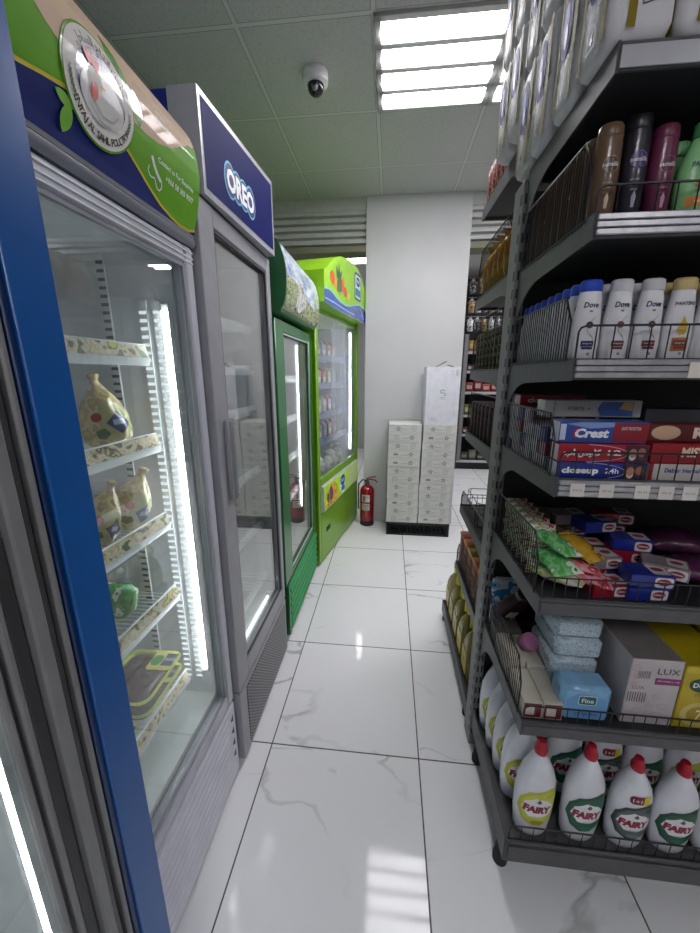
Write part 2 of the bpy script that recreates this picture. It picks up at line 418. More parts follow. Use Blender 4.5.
# ---------------------------------------------------------------- coolers
GL = glass('cooler_glass', (.93, .97, .96), 1.75, 0., .09)
GL2 = glass('cooler_glass_reflective', (.84, .87, .86), 2.3, .0, .12)
LINER = hm('#d3d6d8', .4); LINER_D = hm('#8d9394', .45)
ID3 = lambda f: f
def cooler_shell(root, W, D, ztop, side, liner, zfloor, xf=-.045, floor_m=None):
    b = MB(); t = .035
    for ya, yi in ((0, t), (W-t, W)): b.box(-D, xf, ya, yi, .03, ztop, side, .004)
    b.box(-D, -D+.03, t, W-t, .03, ztop, side); b.box(-D+.03, xf, t, W-t, ztop-.03, ztop, side)
    b.box(-D+.03, xf, t, W-t, .03, zfloor-.01, side)
    for xx in (-D+.04, xf-.05):
        for yy in (.05, W-.05): b.lathe([(.02, 0), (.02, .03)], M_RUB, 8, (xx, yy))
    b.build('cabinet', root)
    b = MB(); e = .003
    b.box(-D+.03, xf-.001, t, t+e, zfloor, ztop-.03, liner, 0); b.box(-D+.03, xf-.001, W-t-e, W-t, zfloor, ztop-.03, liner, 0)
    b.box(-D+.03, -D+.034, t+e, W-t-e, zfloor, ztop-.03, liner, 0); b.box(-D+.03, xf-.001, t+e, W-t-e, ztop-.035, ztop-.03, liner, 0)
    b.box(-D+.03, xf-.001, t+e, W-t-e, zfloor-.01, zfloor, floor_m or liner, 0)
    b.build('interior_liner', root)
def door_part(root, ya, yb, za, zb, wl, wr, wb, wt, fm, gm, th=.04, gasket=None, c=.006):
    b = MB(); b.box(-th, 0, ya, ya+wl, za, zb, fm, c); b.box(-th, 0, yb-wr, yb, za, zb, fm, c)
    b.box(-th, -.001, ya+wl, yb-wr, za, za+wb, fm, c); b.box(-th, -.001, ya+wl, yb-wr, zb-wt, zb, fm, c)
    d = b.build('door', root)
    g = MB(); g.box(-th*.62, -th*.5, ya+wl+.001, yb-wr-.001, za+wb+.001, zb-wt-.001, gm, 0); g.build('glass_pane', d)
    if gasket:
        g = MB(); w = .009
        g.box(-.012, -.004, ya+wl, ya+wl+w, za+wb, zb-wt, gasket, .001); g.box(-.012, -.004, yb-wr-w, yb-wr, za+wb, zb-wt, gasket, .001)
        g.box(-.012, -.004, ya+wl+w, yb-wr-w, za+wb, za+wb+w, gasket, .001); g.box(-.012, -.004, ya+wl+w, yb-wr-w, zb-wt-w, zb-wt, gasket, .001)
        g.build('gasket', d)
    return d
def led_strip(root, x, y, z0, z1, w=.022, em=LED, rot=0.):
    b = MB(); b.box(x-w/2-.002, x+w/2+.002, y+w/2-.004, y+w/2, z0-.02, z1+.02, hm('#d7dadb', .3), .001)
    b.box(x+w/2-.001, x+w/2+.002, y+w/2-.014, y+w/2-.004, z0-.02, z1+.02, hm('#d7dadb', .3), .001); b.build('led_housing', root)
    b = MB(); b.loft([[(x+w/2-.002, y+w/2-.0045, z), (x+w/2-.004, y+.001, z), (x, y-w/2+.004, z), (x-w/2+.003, y, z), (x-w/2+.001, y+w/2-.0045, z)] for z in (z0, z1)], em)
    b.build('led_strip', root)
def slot_rail_or_glints(root, x, y, z0, z1, side=1, bright=False):
    """slotted shelf standard on the inside wall; bright ones imitate LED reflections"""
    b = MB(); b.box(x-.012, x+.012, y-.004, y, z0, z1, hm('#c9cdcf', .3), .001)
    z = z0+.02; sm = emis('painted_led_glint', (.9, .95, 1), .45) if bright else hm('#3b3f42', .5)  # bright: glowing dashes stand in for LED chips reflected in the wall
    while z < z1-.02: b.box(x-.010, x+.010, y-.0055, y-.0042, z, z+.008, sm, 0); z += .021
    b.build('slotted_rail_or_led_glints', root)
def wire_shelf(root, x0, x1, y0, y1, z, lip=None, lipm=None, lh=.04, n=22, wm=None, name='shelf'):
    wm = wm or hm('#dfe2e2', .35); b = MB()
    for i in range(n+1):
        y = y0+(y1-y0)*i/n; b.tube([(x0, y, z), (x1, y, z)], .0018, wm, 5)
    for x in (x0, (x0+x1)/2, x1): b.tube([(x, y0, z-.003), (x, y1, z-.003)], .003, wm, 6)
    s = b.build(name, root)
    if lip:
        l = MB(); l.prism([(x1, z-.012), (x1+.012, z-.016), (x1+.016, z-.004), (x1+.016, z+.004), (x1, z+.004)], lambda u, v, w: (u, y0+w, v), y1-y0, lip)
        l.prism([(x1+.010, z+.0045), (x1+.0145, z+.0045), (x1+.006, z+lh), (x1+.002, z+lh)], lambda u, v, w: (u, y0+w, v), y1-y0, lipm or lip)
        l.box(x1+.001, x1+.008, y0, y1, z+lh, z+lh+.003, lip, .001)
        l.build('price_rail', s)
    return s
def arc_text(b, s, mp, cx, cy, rx, ry, a0, a1, h, mt, flip=False, widths=None):
    """characters along an ellipse from angle a0 to a1; flip = reads along the bottom"""
    adv = [(.45 if ch == ' ' else text2d(ch, .02)[2][1]-text2d(ch, .02)[2][0]+.16) for ch in s]; tot = sum(adv); run = 0
    for i, ch in enumerate(s):
        run += adv[i]
        if ch == ' ': continue
        a = a0+(a1-a0)*(run-adv[i]/2)/tot; px, py = cx+rx*cos(a), cy+ry*sin(a)
        rot = a+pi/2 if flip else a-pi/2
        vs, fs, bb = text2d(ch, .02); k = h/.75; w = (bb[0]+bb[1])/2
        pts = []
        for x, y in vs:
            X, Y = (x-w)*k, (y-.36)*k
            pts.append(mp(px+X*cos(rot)-Y*sin(rot), py+X*sin(rot)+Y*cos(rot)))
        b.add(pts, fs, mt)

# ---- cooler with the poultry sign
F1X = -.536
f1 = thing('display_cooler', 'glass door cooler with a blue and green poultry sign, raw chicken inside', 'fridge', (F1X, .47, 0))
W1 = .575
GREY1 = hm('#b9bcc6', .35); GREY1D = hm('#6e747c', .4)
cooler_shell(f1, W1, .66, 1.86, hm('#a4a9b2', .4), hm('#c2c6ca', .35), .40, floor_m=hm('#cfd6d6', .25))
d1 = door_part(f1, .0, W1, .345, 1.812, .045, .040, .045, .045, GREY1, GL, gasket=hm('#8b8f93', .3))
b = MB()      # top rail grooves + inner door track
for k, z in enumerate((1.772, 1.784, 1.798)): b.box(-.001, .002, .0, W1-.002, z, z+.004, hm('#dfe2e6', .3), .001)
b.build('trim_ridge', d1)
b = MB()      # kick plate with ribs and four arrow vents
KG = hm('#cfd0da', .35)
b.box(-.05, 0, .0, W1, .02, .335, KG, .006)
z = .05
while z < .31: b.prism([(0, z), (.004, z+.004), (.004, z+.012), (0, z+.018)], lambda u, v, w: (u, .01+w, v), W1-.07, KG); z += .03
for k in range(4):
    zc = .28-.052*k; yc = W1-.03
    b.poly([(yc-.012, zc), (yc+.008, zc+.016), (yc+.008, zc-.016)], lambda u, v: (.0008, u, v), M_BLACK)
b.build('kick_plate', f1)
PROF = [(1.84, .0), (1.853, .003), (1.867, .006), (1.893, .014), (1.92, .021), (1.95, .027), (1.98, .030), (2.012, .028), (2.043, .022), (2.068, .011), (2.087, -.003)]
def prof1(z):
    for (a, xa), (c, xc) in zip(PROF, PROF[1:]):
        if z <= c: return xa+(xc-xa)*(z-a)/(c-a)
    return PROF[-1][1]
HY = .47
def hmap(off): return lambda u, v: (prof1(max(1.84, min(2.087, v)))+off, u-HY, v)
hb = MB(); GLS = dict(coat=.6)
NAVY = hm('#14276e', .6, coat=.14, spec=.12); LIME = hm('#66a81c', .6, coat=.14, spec=.12); PEACH = hm('#d9bfa2', .6, coat=.14, spec=.12); YEL = hm('#d8c84a', .6, coat=.14, spec=.12); IVORY = hm('#e6e4dc', .6, coat=.14, spec=.12)
hb.loft([[(px+0, y-HY, pz) for pz, px in PROF] + [(-.25, y-HY, 2.087), (-.25, y-HY, 1.84)] for y in (.475, 1.062)], hm('#8f9299', .35), True, True)
ML = .012
hb.poly(rect(.476, 1.06, 1.847, 2.083), hmap(.0006), NAVY, ML)
low = [(.476, 1.895), (.53, 1.903), (.572, 1.909), (.607, 1.917), (.644, 1.924), (.70, 1.928), (.75, 1.925), (.793, 1.911), (.851, 1.886), (.905, 1.866), (.95, 1.856), (.99, 1.852), (1.03, 1.853), (1.059, 1.862)]
pe = [(1.059, 2.048), (1.04, 2.036), (1.019, 2.032), (1.0, 2.02), (.968, 2.002), (.93, 1.98), (.882, 1.966), (.84, 1.961), (.795, 1.961), (.72, 1.96), (.643, 1.969), (.618, 1.978), (.592, 1.996), (.575, 2.02), (.56, 2.05), (.552, 2.083)]
hb.poly([(y, z-.006) for y, z in low]+[(1.059, 2.08), (.476, 2.08)], hmap(.0012), YEL, ML)
hb.poly(low+[(1.059, 2.083), (.476, 2.083)], hmap(.0018), LIME, ML)
hb.poly([(1.059, 2.083)]+pe, hmap(.0024), PEACH, ML)
GRN2 = hm('#5f9e20', .25, coat=.5)
def leaf(cx, cz, L, w, ang, n=10):
    p = [(-L/2+L*k/n, w/2*sin(pi*k/n)**.8) for k in range(n+1)]; p += [(x, -z) for x, z in p[-2:0:-1]]
    return [(cx+x*cos(ang)-z*sin(ang), cz+x*sin(ang)+z*cos(ang)) for x, z in p]
hb.poly(leaf(.775, 2.02, .095, .034, radians(-48)), hmap(.003), GRN2, ML); hb.poly(leaf(.815, 1.99, .06, .03, radians(-80)), hmap(.003), GRN2, ML)
hb.poly(leaf(.645, 1.905, .035, .016, radians(-15)), hmap(.003), hm('#74b62a', .4), ML); hb.poly(leaf(.650, 1.883, .044, .022, radians(75)), hmap(.0034), hm('#74b62a', .4), ML)
C = (.72, 1.957)
hb.poly(ell(*C, .0835, .0795, 40), hmap(.0036), GRN2, ML); hb.poly(ell(*C, .080, .076, 40), hmap(.0042), IVORY, ML)
hb.poly(ell(C[0], C[1]+.002, .056, .050, 36), hmap(.0048), hm('#1c2c66', .25, coat=.5), ML)
hb.poly(ell(C[0]+.001, C[1]-.012, .050, .036, 32), hmap(.0054), hm('#d9d9d6', .25, coat=.5), ML)
hb.poly(ell(.703, 1.962, .016, .019, 20), hmap(.006), IVORY, ML)
for ex, ez, ea in ((.688, 1.988, .5), (.695, 1.990, .25), (.702, 1.988, 0), (.709, 1.984, -.3)): hb.poly([(ex+x*cos(ea)-z*sin(ea), ez+x*sin(ea)+z*cos(ea)) for x, z in ell(0, 0, .0042, .010, 12)], hmap(.0066), hm('#d4452f', .4))
hb.poly(ell(.700, 1.947, .008, .012, 14), hmap(.0066), hm('#d03a2c', .4), ML); hb.poly([(.716, 1.966), (.726, 1.962), (.716, 1.958)], hmap(.0066), hm('#d8a030', .4))
for q in line2([(.70, 1.935), (.72, 1.922), (.745, 1.926), (.755, 1.94)], .002)+line2([(.69, 1.928), (.715, 1.913), (.74, 1.914)], .0015): hb.poly(q, hmap(.0066), hm('#a9a9a6', .3))
for sgn in (-1, 1):
    for k in range(6):
        a = (pi if sgn < 0 else 0)+sgn*(.05-.10*k)+(.12 if sgn < 0 else .0); px, py = C[0]+.068*cos(a), C[1]+.063*sin(a)
        for dy in (-1, 1): hb.poly([(px+(x*cos(t_)-z*sin(t_)), py+(x*sin(t_)+z*cos(t_))) for t_ in [a+pi/2+dy*.7] for x, z in ell(0, 0, .0050, .0017, 8)], hmap(.005), hm('#4f6b45', .35))
INK = hm('#2a2c2c', .4)
arc_text(hb, 'ENTAJ AL SAHIL POULTRY', hmap(.005), C[0], C[1], .0675, .0635, radians(214), radians(334), .0112, INK, True)
AR1 = '\ufede\ufea3\ufe8e\ufeb4\ufedf\ufe8d \ufe9d\ufe8e\ufe98\ufee7\ufe8d \ufee6\ufe9f\ufe8d\ufeed\ufea9'
arc_text(hb, AR1, hmap(.005), C[0], C[1], .0665, .0625, radians(140), radians(25), .0135, INK)
WT = hm('#eef2ea', .3)
for i, q in enumerate(line2([(.853, 1.914), (.851, 1.905), (.858, 1.898), (.866, 1.897), (.874, 1.9), (.879, 1.893), (.886, 1.885), (.895, 1.884), (.901, 1.892), (.898, 1.904)], .0028)): hb.poly(q, hmap(.0026), WT)
for i, q in enumerate(line2([(.861, 1.934), (.868, 1.922), (.884, 1.908), (.896, 1.902)], .008)): hb.poly(q, hmap(.0026), WT)
hb.text('Contact us For Enquiries', hmap(.003), .145, WT, .953, 1.936, .0125, .02)
hb.text('+966 58 383 9077', hmap(.003), .118, WT, .97, 1.915, .0115, .02)
ov = ell(.905, 2.018, .028, .017, 28)
for q in line2(ov+[ov[0]], .0014): hb.poly(q, hmap(.003), hm('#7a6248', .4))
hb.text('\ufeae\ufe8e\ufedb\ufe97\ufe91', hmap(.003), .034, hm('#7a6248', .4), .906, 2.018, .012, .01)
hb.build('header_sign', f1)
b = MB(); b.prism([(-.06, 1.815), (-.002, 1.815), (.004, 1.823), (.004, 1.835), (-.004, 1.842), (-.06, 1.842)], lambda u, v, w: (u, w, v), W1+.012, hm('#777b85', .35)); b.build('header_ledge', f1)
led_strip(f1, -.064, W1-.0415-.022+.006, .52, 1.65, .024)
slot_rail_or_glints(f1, -.095, W1-.0385, .45, 1.68, bright=True); slot_rail_or_glints(f1, -.135, W1-.0385, .45, 1.68, bright=True); slot_rail_or_glints(f1, -.24, W1-.0385, .45, 1.80); slot_rail_or_glints(f1, -.42, W1-.0385, .45, 1.80)  # first two are painted LED reflections, the others plain shelf standards
PRS = speckle('price_strip_print', ['#4d6a2e', '#d8c9a4', '#e6dcc2', '#cdb98f', '#e1d5b4', '#b7a06f', '#3c3a3a', '#d5c832'], 30, .35, (1, 1, 1.2), 1.2, lo=.32, hi=.72)
WSH = hm('#e4e8ea', .3)
S1 = [1.525, 1.298, 1.07, .838, .532]
for z in S1: wire_shelf(f1, -.52, -.098, .045, W1-.115, z, WSH, PRS, .034, 26)

# chickens, packs
BAGP = speckle('poultry_bag_film', ['#b79a78', '#cbb48c', '#dacb9e', '#c2a57f', '#ccc27f', '#aa8a69'], 17, .13, (1, 1, 1), 2.5, .5)
def chicken_bag(label, loc, rot, sc=1., seed=0):
    rnd = random.Random(seed); t = thing('bagged_chicken', label, 'poultry', loc, 0, 'bagged chickens in the cooler with the poultry sign'); t.rotation_euler = rot; t.scale = (sc,)*3
    prof = [(.012, 0), (.045, .004), (.062, .022), (.068, .05), (.064, .085), (.052, .115), (.034, .142), (.018, .165), (.010, .178), (.016, .195), (.006, .2)]
    ph = [rnd.uniform(0, 6) for _ in range(4)]
    def R(a, z):
        for (r0, z0), (r1, z1) in zip(prof, prof[1:]):
            if z <= z1: r = r0+(r1-r0)*(z-z0)/(z1-z0); break
        else: r = .006
        return r*(1+.05*sin(3*a+ph[0]+z*20)+.035*sin(7*a+ph[1]+z*45)+.03*sin(5*a-z*80+ph[2]))
    b = MB(); zs = [0.0005, .004, .012, .022, .036, .05, .065, .085, .1, .115, .13, .142, .155, .165, .178, .188, .195, .2]
    b.loft([[(R(2*pi*i/36, z)*cos(2*pi*i/36), .88*R(2*pi*i/36, z)*sin(2*pi*i/36), z) for i in range(36)] for z in zs], BAGP)
    b.build('bag', t, 1.2)
    def mp(off):
        def f(u, v): a = u/.064; r = R(a, v)+off; return (r*cos(a), .88*r*sin(a), v)
        return f
    l = MB()
    l.poly([(-.052, .02), (.055, .03), (.05, .11), (-.04, .12)], mp(.0015), film('bag_print_pale', hexc('#c9c98a'), .75, .15), .01)
    l.poly([(0, .035), (.034, .062), (.004, .098), (-.03, .068)], mp(.0025), hm('#33406e', .2), .008)
    l.poly(rect(-.014, .018, .060, .074), mp(.003), hm('#b9c2d8', .2), .008)
    l.poly(ell(-.05, .085, .014, .012, 14), mp(.0028), hm('#b33a30', .2), .008)
    l.poly([(-.06, .03), (-.04, .026), (-.025, .04), (-.036, .056), (-.058, .05)], mp(.0026), hm('#4d6b33', .25), .008)
    l.poly(rect(.03, .052, .02, .036), mp(.0026), hm('#dcd6cc', .2), .008)
    l.build('printed_label', t, 1.2)
    return t
FX = F1X
chicken_bag('tall bagged whole chicken leaning on the second shelf of the poultry cooler', (-.725, .885, 1.303), (radians(4), radians(-6), radians(-25)), .95, 1)
chicken_bag('pale bagged chicken at the left end of the second poultry cooler shelf', (-.70, .68, 1.352), (radians(88), 0, radians(-70)), .8, 2)
chicken_bag('bagged chicken at the right end of the third poultry cooler shelf', (-.715, .862, 1.088), (radians(-22), radians(12), radians(-20)), .85, 3)
chicken_bag('bagged chicken with a blue label, left of another on the third cooler shelf', (-.715, .755, 1.088), (radians(-22), radians(10), radians(-15)), .8, 4)
# green pack and clear bag, shelf four
t = thing('vegetable_pack', 'green and white frozen pack on the fourth shelf of the poultry cooler', 'food pack', (-.72, .775, .843))
b = MB(); b.T = Matrix.Rotation(radians(-25), 4, 'X') @ Matrix.Rotation(radians(20), 4, 'Z')
b.box(-.05, .05, -.04, .035, .018, .105, speckle('green_pack_print', ['#1f7a35', '#2c9b49', '#2a8f42', '#d8e0cf', '#2e9a4a'], 24, .25), .018); b.build('pack', t)
t = thing('food_tub', 'clear wrapped food bag behind the green pack on the fourth cooler shelf', 'food pack', (-.93, .80, .843))
b = MB(); b.lathe([(.03, 0), (.065, .01), (.075, .06), (.06, .12), (.03, .155), (.012, .16)], film('hazy_bag', hexc('#aeb2ac'), .6, .2), 20, sy=.8); b.build('bag', t)
# meat trays, shelf five
MEAT = speckle('dark_meat', ['#2a1410', '#3a1f1a', '#482a22', '#331a15', '#5a3a32'], 30, .12, (1, 1, 1), 4, .4)
TRAYG = hm('#b6bf4e', .3)
def meat_tray(label, loc, rz, tx=0.):
    t = thing('meat_tray', label, 'meat tray', loc, rz, 'meat trays on the bottom shelf of the poultry cooler'); t.rotation_euler = (tx, 0, rz)
    b = MB()
    def ring(e, z): return [(x, y, z) for x, y in rrect(-.085+e, .085-e, -.10+e, .10-e, .03, 5)]
    b.loft([ring(.022, 0), ring(.006, .026), ring(0, .03), ring(-.003, .033), ring(.007, .033), ring(.010, .028)], TRAYG, True, False); b.build('tray', t)
    b = MB(); b.loft([ring(.012, .010), ring(.012, .027), ring(.03, .034), ring(.05, .036)], MEAT); b.build('meat', t, 1.2)
    b = MB(); mp = lambda u, v: (u, v, .0385)
    b.poly(rrect(.005, .082, .018, .095, .01), lambda u, v: (u, v, .0372), hm('#d9cf6a', .2)); b.poly(rect(.045, .08, .035, .085), mp, hm('#36405a', .25)); b.poly(ell(.025, .055, .018, .022, 14), mp, hm('#3f8f35', .25))
    b.text('|||||||', lambda u, v: (u, v, .0392), .03, hm('#e6e6e6', .3), .063, .06, .012)
    b.build('label_sticker', t)
    return t
meat_tray('yellow rimmed tray of dark meat, right on the lowest shelf of the poultry cooler', (-.725, .845, .5815), radians(2), 0)
meat_tray('lower tray of dark meat under another at the right of the lowest cooler shelf', (-.725, .842, .541), radians(2), 0)
meat_tray('tray of dark meat at the left end of the lowest poultry cooler shelf', (-.725, .632, .541), radians(0), 0)

# ---- blue framed cooler, nearest
f0 = thing('display_cooler', 'nearest cooler with a bright blue corner post and fluted dark door frame', 'fridge', (-.42, -.36, 0))
W0 = .8216; BLUE = hm('#0a4f94', .3, var=.05); BLUED = hm('#0a2a58', .35)
cooler_shell(f0, W0, .66, 2.1, BLUE, LINER, .30, xf=-.05)
b = MB()
b.box(-.05, 0, W0-.062, W0, .02, 2.2, BLUE, .002); b.box(-.05, -.004, W0-.071, W0-.0622, .02, 2.2, BLUED, .002)
b.box(-.05, -.004, 0, .07, .02, 2.2, BLUE, .002); b.build('corner_post', f0)
b = MB(); b.box(-.05, -.003, .071, W0-.0725, .02, .28, BLUE, .004); b.build('kick_plate', f0)
b = MB(); b.box(-.05, -.003, .071, W0-.0725, 1.96, 2.2, BLUE, .004); b.build('header_sign', f0)
b = MB(); A1 = hm('#3a3a3b', .4, metal=.0); A2 = hm('#737474', .35); A3 = hm('#232324', .45)
ya = W0-.073
for w, m_, xo, xb_ in ((.010, A2, -.004, -.045), (.006, A3, -.012, -.045), (.012, A1, -.006, -.045), (.020, A2, 0., -.045), (.020, A1, -.010, -.024), (.010, A2, -.006, -.018), (.006, A3, -.012, -.018), (.008, A2, -.008, -.018)):
    b.box(xb_, xo, ya-w, ya-.0003, .29, 1.95, m_, .003); ya -= w
yin = ya
b.box(-.045, -.004, .074, .13, .29, 1.95, A1, .004); b.box(-.045, -.006, .13, yin, .29, .34, A1, .004); b.box(-.045, -.006, .13, yin, 1.9, 1.95, A1, .004)
d0 = b.build('door', f0)
b = MB(); b.box(-.017, -.013, .131, yin-.001, .341, 1.899, GL, 0); b.build('glass_pane', d0)
led_strip(f0, -.085, W0-.134, .36, 1.85, .02)
for z in (.36, .72, 1.05, 1.4): wire_shelf(f0, -.6, -.16, .05, W0-.17, z, WSH, PRS, .03, 20)
t = thing('milk_bottle', 'white bottle on a shelf of the blue framed cooler, at the picture edge', 'bottle', (-.64, .285, .725))
b = MB(); b.lathe([(.028, 0), (.034, .004), (.034, .11), (.03, .135), (.014, .16), (.014, .175)], hm('#dcd8ce', .3), 20); b.build('bottle_body', t)
b = MB(); b.lathe([(.017, .175), (.017, .19)], hm('#b25a3c', .4), 16); b.build('cap', t)

# ---- grey cooler with the blue biscuit sign
f2 = thing('display_cooler', 'grey cooler with a dark blue biscuit brand sign and a perforated base', 'fridge', (-.522, 1.066, 0))
W2 = .61; G2 = hm('#97989d', .4); G2D = hm('#66676c', .45)
cooler_shell(f2, W2, .66, 1.95, G2, hm('#9da19f', .5), .40, floor_m=hm('#aab0ae', .35))
d2 = door_part(f2, 0, W2, .345, 1.955, .092, .042, .07, .055, G2, GL2, c=.003, gasket=hm('#3d3e40', .5))
b = MB(); hz0, hz1 = 1.08, 1.345
b.box(.0, .014, .050, .066, hz0, hz1, G2, .003); b.box(.0, .022, .066, .086, hz0, hz1, hm('#8d8e92', .35), .006); b.box(.0, .010, .086, .112, hz0, hz1, G2D, .003)
for z in (hz0+.02, hz1-.02): b.box(.022, .0235, .072, .08, z-.004, z+.004, STEEL, .0005)
b.build('handle', d2)
b = MB(); b.box(-.04, 0, 0, W2, .03, .335, G2, .003); b.build('kick_plate', f2)
def perf_mat():
    m = bpy.data.materials.new('perforated_vent'); nt, out = nodes_of(m); N = nt.nodes; Lk = nt.links
    bs = N.new('ShaderNodeBsdfPrincipled'); Lk.new(bs.outputs[0], out.inputs[0]); bs.inputs['Roughness'].default_value = .45
    tc = N.new('ShaderNodeTexCoord'); v = N.new('ShaderNodeTexVoronoi'); v.inputs['Scale'].default_value = 95; v.inputs['Randomness'].default_value = 0
    mp = N.new('ShaderNodeMapping'); mp.inputs['Rotation'].default_value = (radians(45), 0, 0); mp.inputs['Scale'].default_value = (0, 1, 1)
    Lk.new(tc.outputs['Object'], mp.inputs[0]); Lk.new(mp.outputs[0], v.inputs['Vector'])
    r = N.new('ShaderNodeValToRGB'); r.color_ramp.elements[0].position = .3; r.color_ramp.elements[0].color = (.02, .02, .022, 1); r.color_ramp.elements[1].position = .38; r.color_ramp.elements[1].color = (.22, .22, .23, 1)
    Lk.new(v.outputs['Distance'], r.inputs[0]); Lk.new(r.outputs[0], bs.inputs['Base Color']); return m
b = MB(); b.box(-.001, .003, .06, W2-.02, .05, .315, perf_mat(), .001); b.build('vent_grille', f2)
# sign box (bowed slightly outwards at the far side)
Z0, Z1 = 1.962, 2.205
def smap(off): return lambda u, v: (.010+off+(u)*.035, u, v)     # u along width
b = MB(); FR = hm('#b4b6bb', .35)
def sec(y, z0, z1): return [(.010+y*.035, y, z0), (.010+y*.035, y, z1), (-.07, y, z1), (-.07, y, z0)]
b.loft([sec(.03, Z0, Z1), sec(W2-.02, Z0+.0, Z1+.025)], FR, True, True)
b.box(-.62, -.0702, .03, W2-.02, Z0, Z1-.004, hm('#1c2f8a', .3), .002)
b.poly([(.044, Z0+.018), (W2-.034, Z0+.018), (W2-.034, Z1+.008), (.044, Z1-.014)], smap(.001), hm('#101a60', .6, coat=.0, spec=.06, emit=.03), .05)
OB = hm('#7fc4ee', .25, emit=.08); OW = hm('#f4f8ff', .25, emit=.12)
for sc_, mt_, of in ((1., OB, .0022), (.88, hm('#16246e', .5), .0030)):
    for k, dx in enumerate((-.077, -.026, .024, .078)):
        b.poly(ell(.272+dx, Z0+.100, .036+.006*(sc_-.88)/.12-.001, .050*sc_ if k in (0, 3) else .046*sc_, 22), smap(of+.0001*k), mt_)
b.text('OREO', smap(.0040), .208, OW, .272, Z0+.100, .064, .045)
b.build('header_sign', f2)
b = MB(); b.box(-.05, -.003, .005, W2-.005, 1.955, 1.9625, M_BLACK, .001); b.build('header_ledge', f2)
for z in (1.665, 1.50, 1.33, 1.05, .78, .5): wire_shelf(f2, -.5, -.09, .05, W2-.05, z, WSH, WSH, .02, 18)
led_strip(f2, -.06, .055, .5, 1.8, .012, emis('led_soft', (.9, .98, 1), 3.))
b = MB(); b.box(-.055, -.047, .12, W2-.12, .418, .428, emis('led_low', (.92, .98, 1), 3.5), 0); b.build('base_light', f2)
t = thing('snack_pack', 'small orange snack pack on the top shelf of the grey cooler', 'food pack', (-.68, 1.36, 1.672)); b = MB(); b.box(-.03, .03, -.045, .045, 0, .022, hm('#d56a2a', .35), .008); b.build('wrapper', t)
t = thing('water_bottle', 'dim clear bottle on the top shelf of the grey cooler', 'bottle', (-.72, 1.50, 1.672)); b = MB(); b.lathe([(.025, 0), (.03, .005), (.03, .09), (.026, .11), (.011, .15), (.011, .17)], film('clear_bottle', hexc('#5d6668'), .6, .1), 18); b.build('bottle_body', t)
b = MB(); b.lathe([(.013, .17), (.013, .187)], hm('#3c4a52', .4), 12); b.build('cap', t)
for i, (yy, zz, hh, cc, lb) in enumerate([(1.42, 1.507, .06, '#6f7672', 'grey carton on the second shelf of the grey cooler'), (1.52, 1.507, .05, '#8a8f8b', 'pale carton right of another on the second shelf of the grey cooler'),
                                         (1.45, 1.057, .09, '#8b928d', 'pale carton on the middle shelf of the grey cooler')]):
    t = thing('food_carton', lb, 'carton', (-.70, yy, zz)); b = MB(); b.box(-.04, .04, -.035, .035, 0, hh, hm(cc, .5), .003)
    b.box(.0402, .041, -.025, .025, hh*.25, hh*.6, hm('#b7bcb6', .5), 0); b.build('carton', t)

# ---- dark green cooler
f3 = thing('display_cooler', 'dark green cooler with a rounded landscape picture sign and slatted base', 'fridge', (-.54, 1.77, 0))
W3 = .80; DG = hm('#0d6a2e', .3, coat=.3); DGL = hm('#2f9455', .3); DGD = hm('#08461f', .35)
cooler_shell(f3, W3, .64, 1.75, DGD, hm('#8f9694', .5), .37, floor_m=hm('#a0a6a4', .3))
d3 = door_part(f3, 0, W3, .345, 1.745, .145, .05, .03, .055, DG, GL2, c=.004, gasket=hm('#a7b8ae', .3))
b = MB(); b.box(-.04, 0, 0, W3, .03, .34, DGD, .003)
for k in range(6):
    z = .055+k*.047; b.prism([(0, z), (.016, z+.002), (.018, z+.016), (0, z+.036)], lambda u, v, w: (u, .03+w, v), W3-.05, DGL)
b.box(.0, .012, 0, .03, .03, .34, DG, .003)
b.build('kick_plate', f3)
P3 = [(1.765, .0), (1.775, .03), (1.80, .046), (1.84, .057), (1.88, .062), (1.92, .064), (1.96, .061), (2.0, .053), (2.04, .04), (2.065, .028), (2.073, .01)]
b = MB(); b.loft([[(px, y, pz) for pz, px in P3]+[(-.3, y, 2.073), (-.3, y, 1.765)] for y in (0., W3)], DG, True, True)
def p3(z):
    for (a, xa), (c, xc) in zip(P3, P3[1:]):
        if z <= c: return xa+(xc-xa)*(z-a)/(c-a)
    return .01
def m3(off): return lambda u, v: (p3(max(1.765, min(2.073, v)))+off, u, v)
SKY3 = speckle('sign_sky_print', ['#7f93c4', '#9fb0cf', '#c5d0dc', '#dde4ea', '#b3c2d6'], 9, .25, (1, 1, 2), 3)
FLD = speckle('sign_meadow_print', ['#54682f', '#7b8a48', '#8e9a62', '#b8bd9a', '#667a3a', '#8f9a70'], 22, .25, (1, 1, 2), 4)
b.poly(rect(.012, W3-.008, 1.785, 2.055), m3(.0006), SKY3, .02)
b.poly([(.012, 1.785), (W3-.008, 1.785), (W3-.008, 1.90), (.6, 1.875), (.45, 1.885), (.3, 1.915), (.15, 1.93), (.012, 1.925)], m3(.0014), FLD, .02)
b.poly([(.2, 1.82), (.28, 1.80), (.36, 1.82), (.42, 1.86), (.38, 1.92), (.3, 1.95), (.22, 1.93)], m3(.0022), speckle('sign_cattle_print', ['#d7d8d2', '#6f6f6a', '#e4e5e0', '#a3a49c'], 26, .3), .02)
b.poly(ell(.70, 1.93, .045, .05, 20), m3(.0022), speckle('sign_badge_print', ['#c7d6a0', '#86a050', '#e2e8cf'], 30, .3), .02)
b.text('FRESH', m3(.003), .3, hm('#a9b6c9', .3), .42, 1.995, .05, .02)
b.build('header_sign', f3)
led_strip(f3, -.06, W3-.15, .58, 1.665, .014)
for z in (1.45, 1.2, .95, .7): wire_shelf(f3, -.48, -.1, .05, W3-.05, z, WSH, WSH, .025, 18)
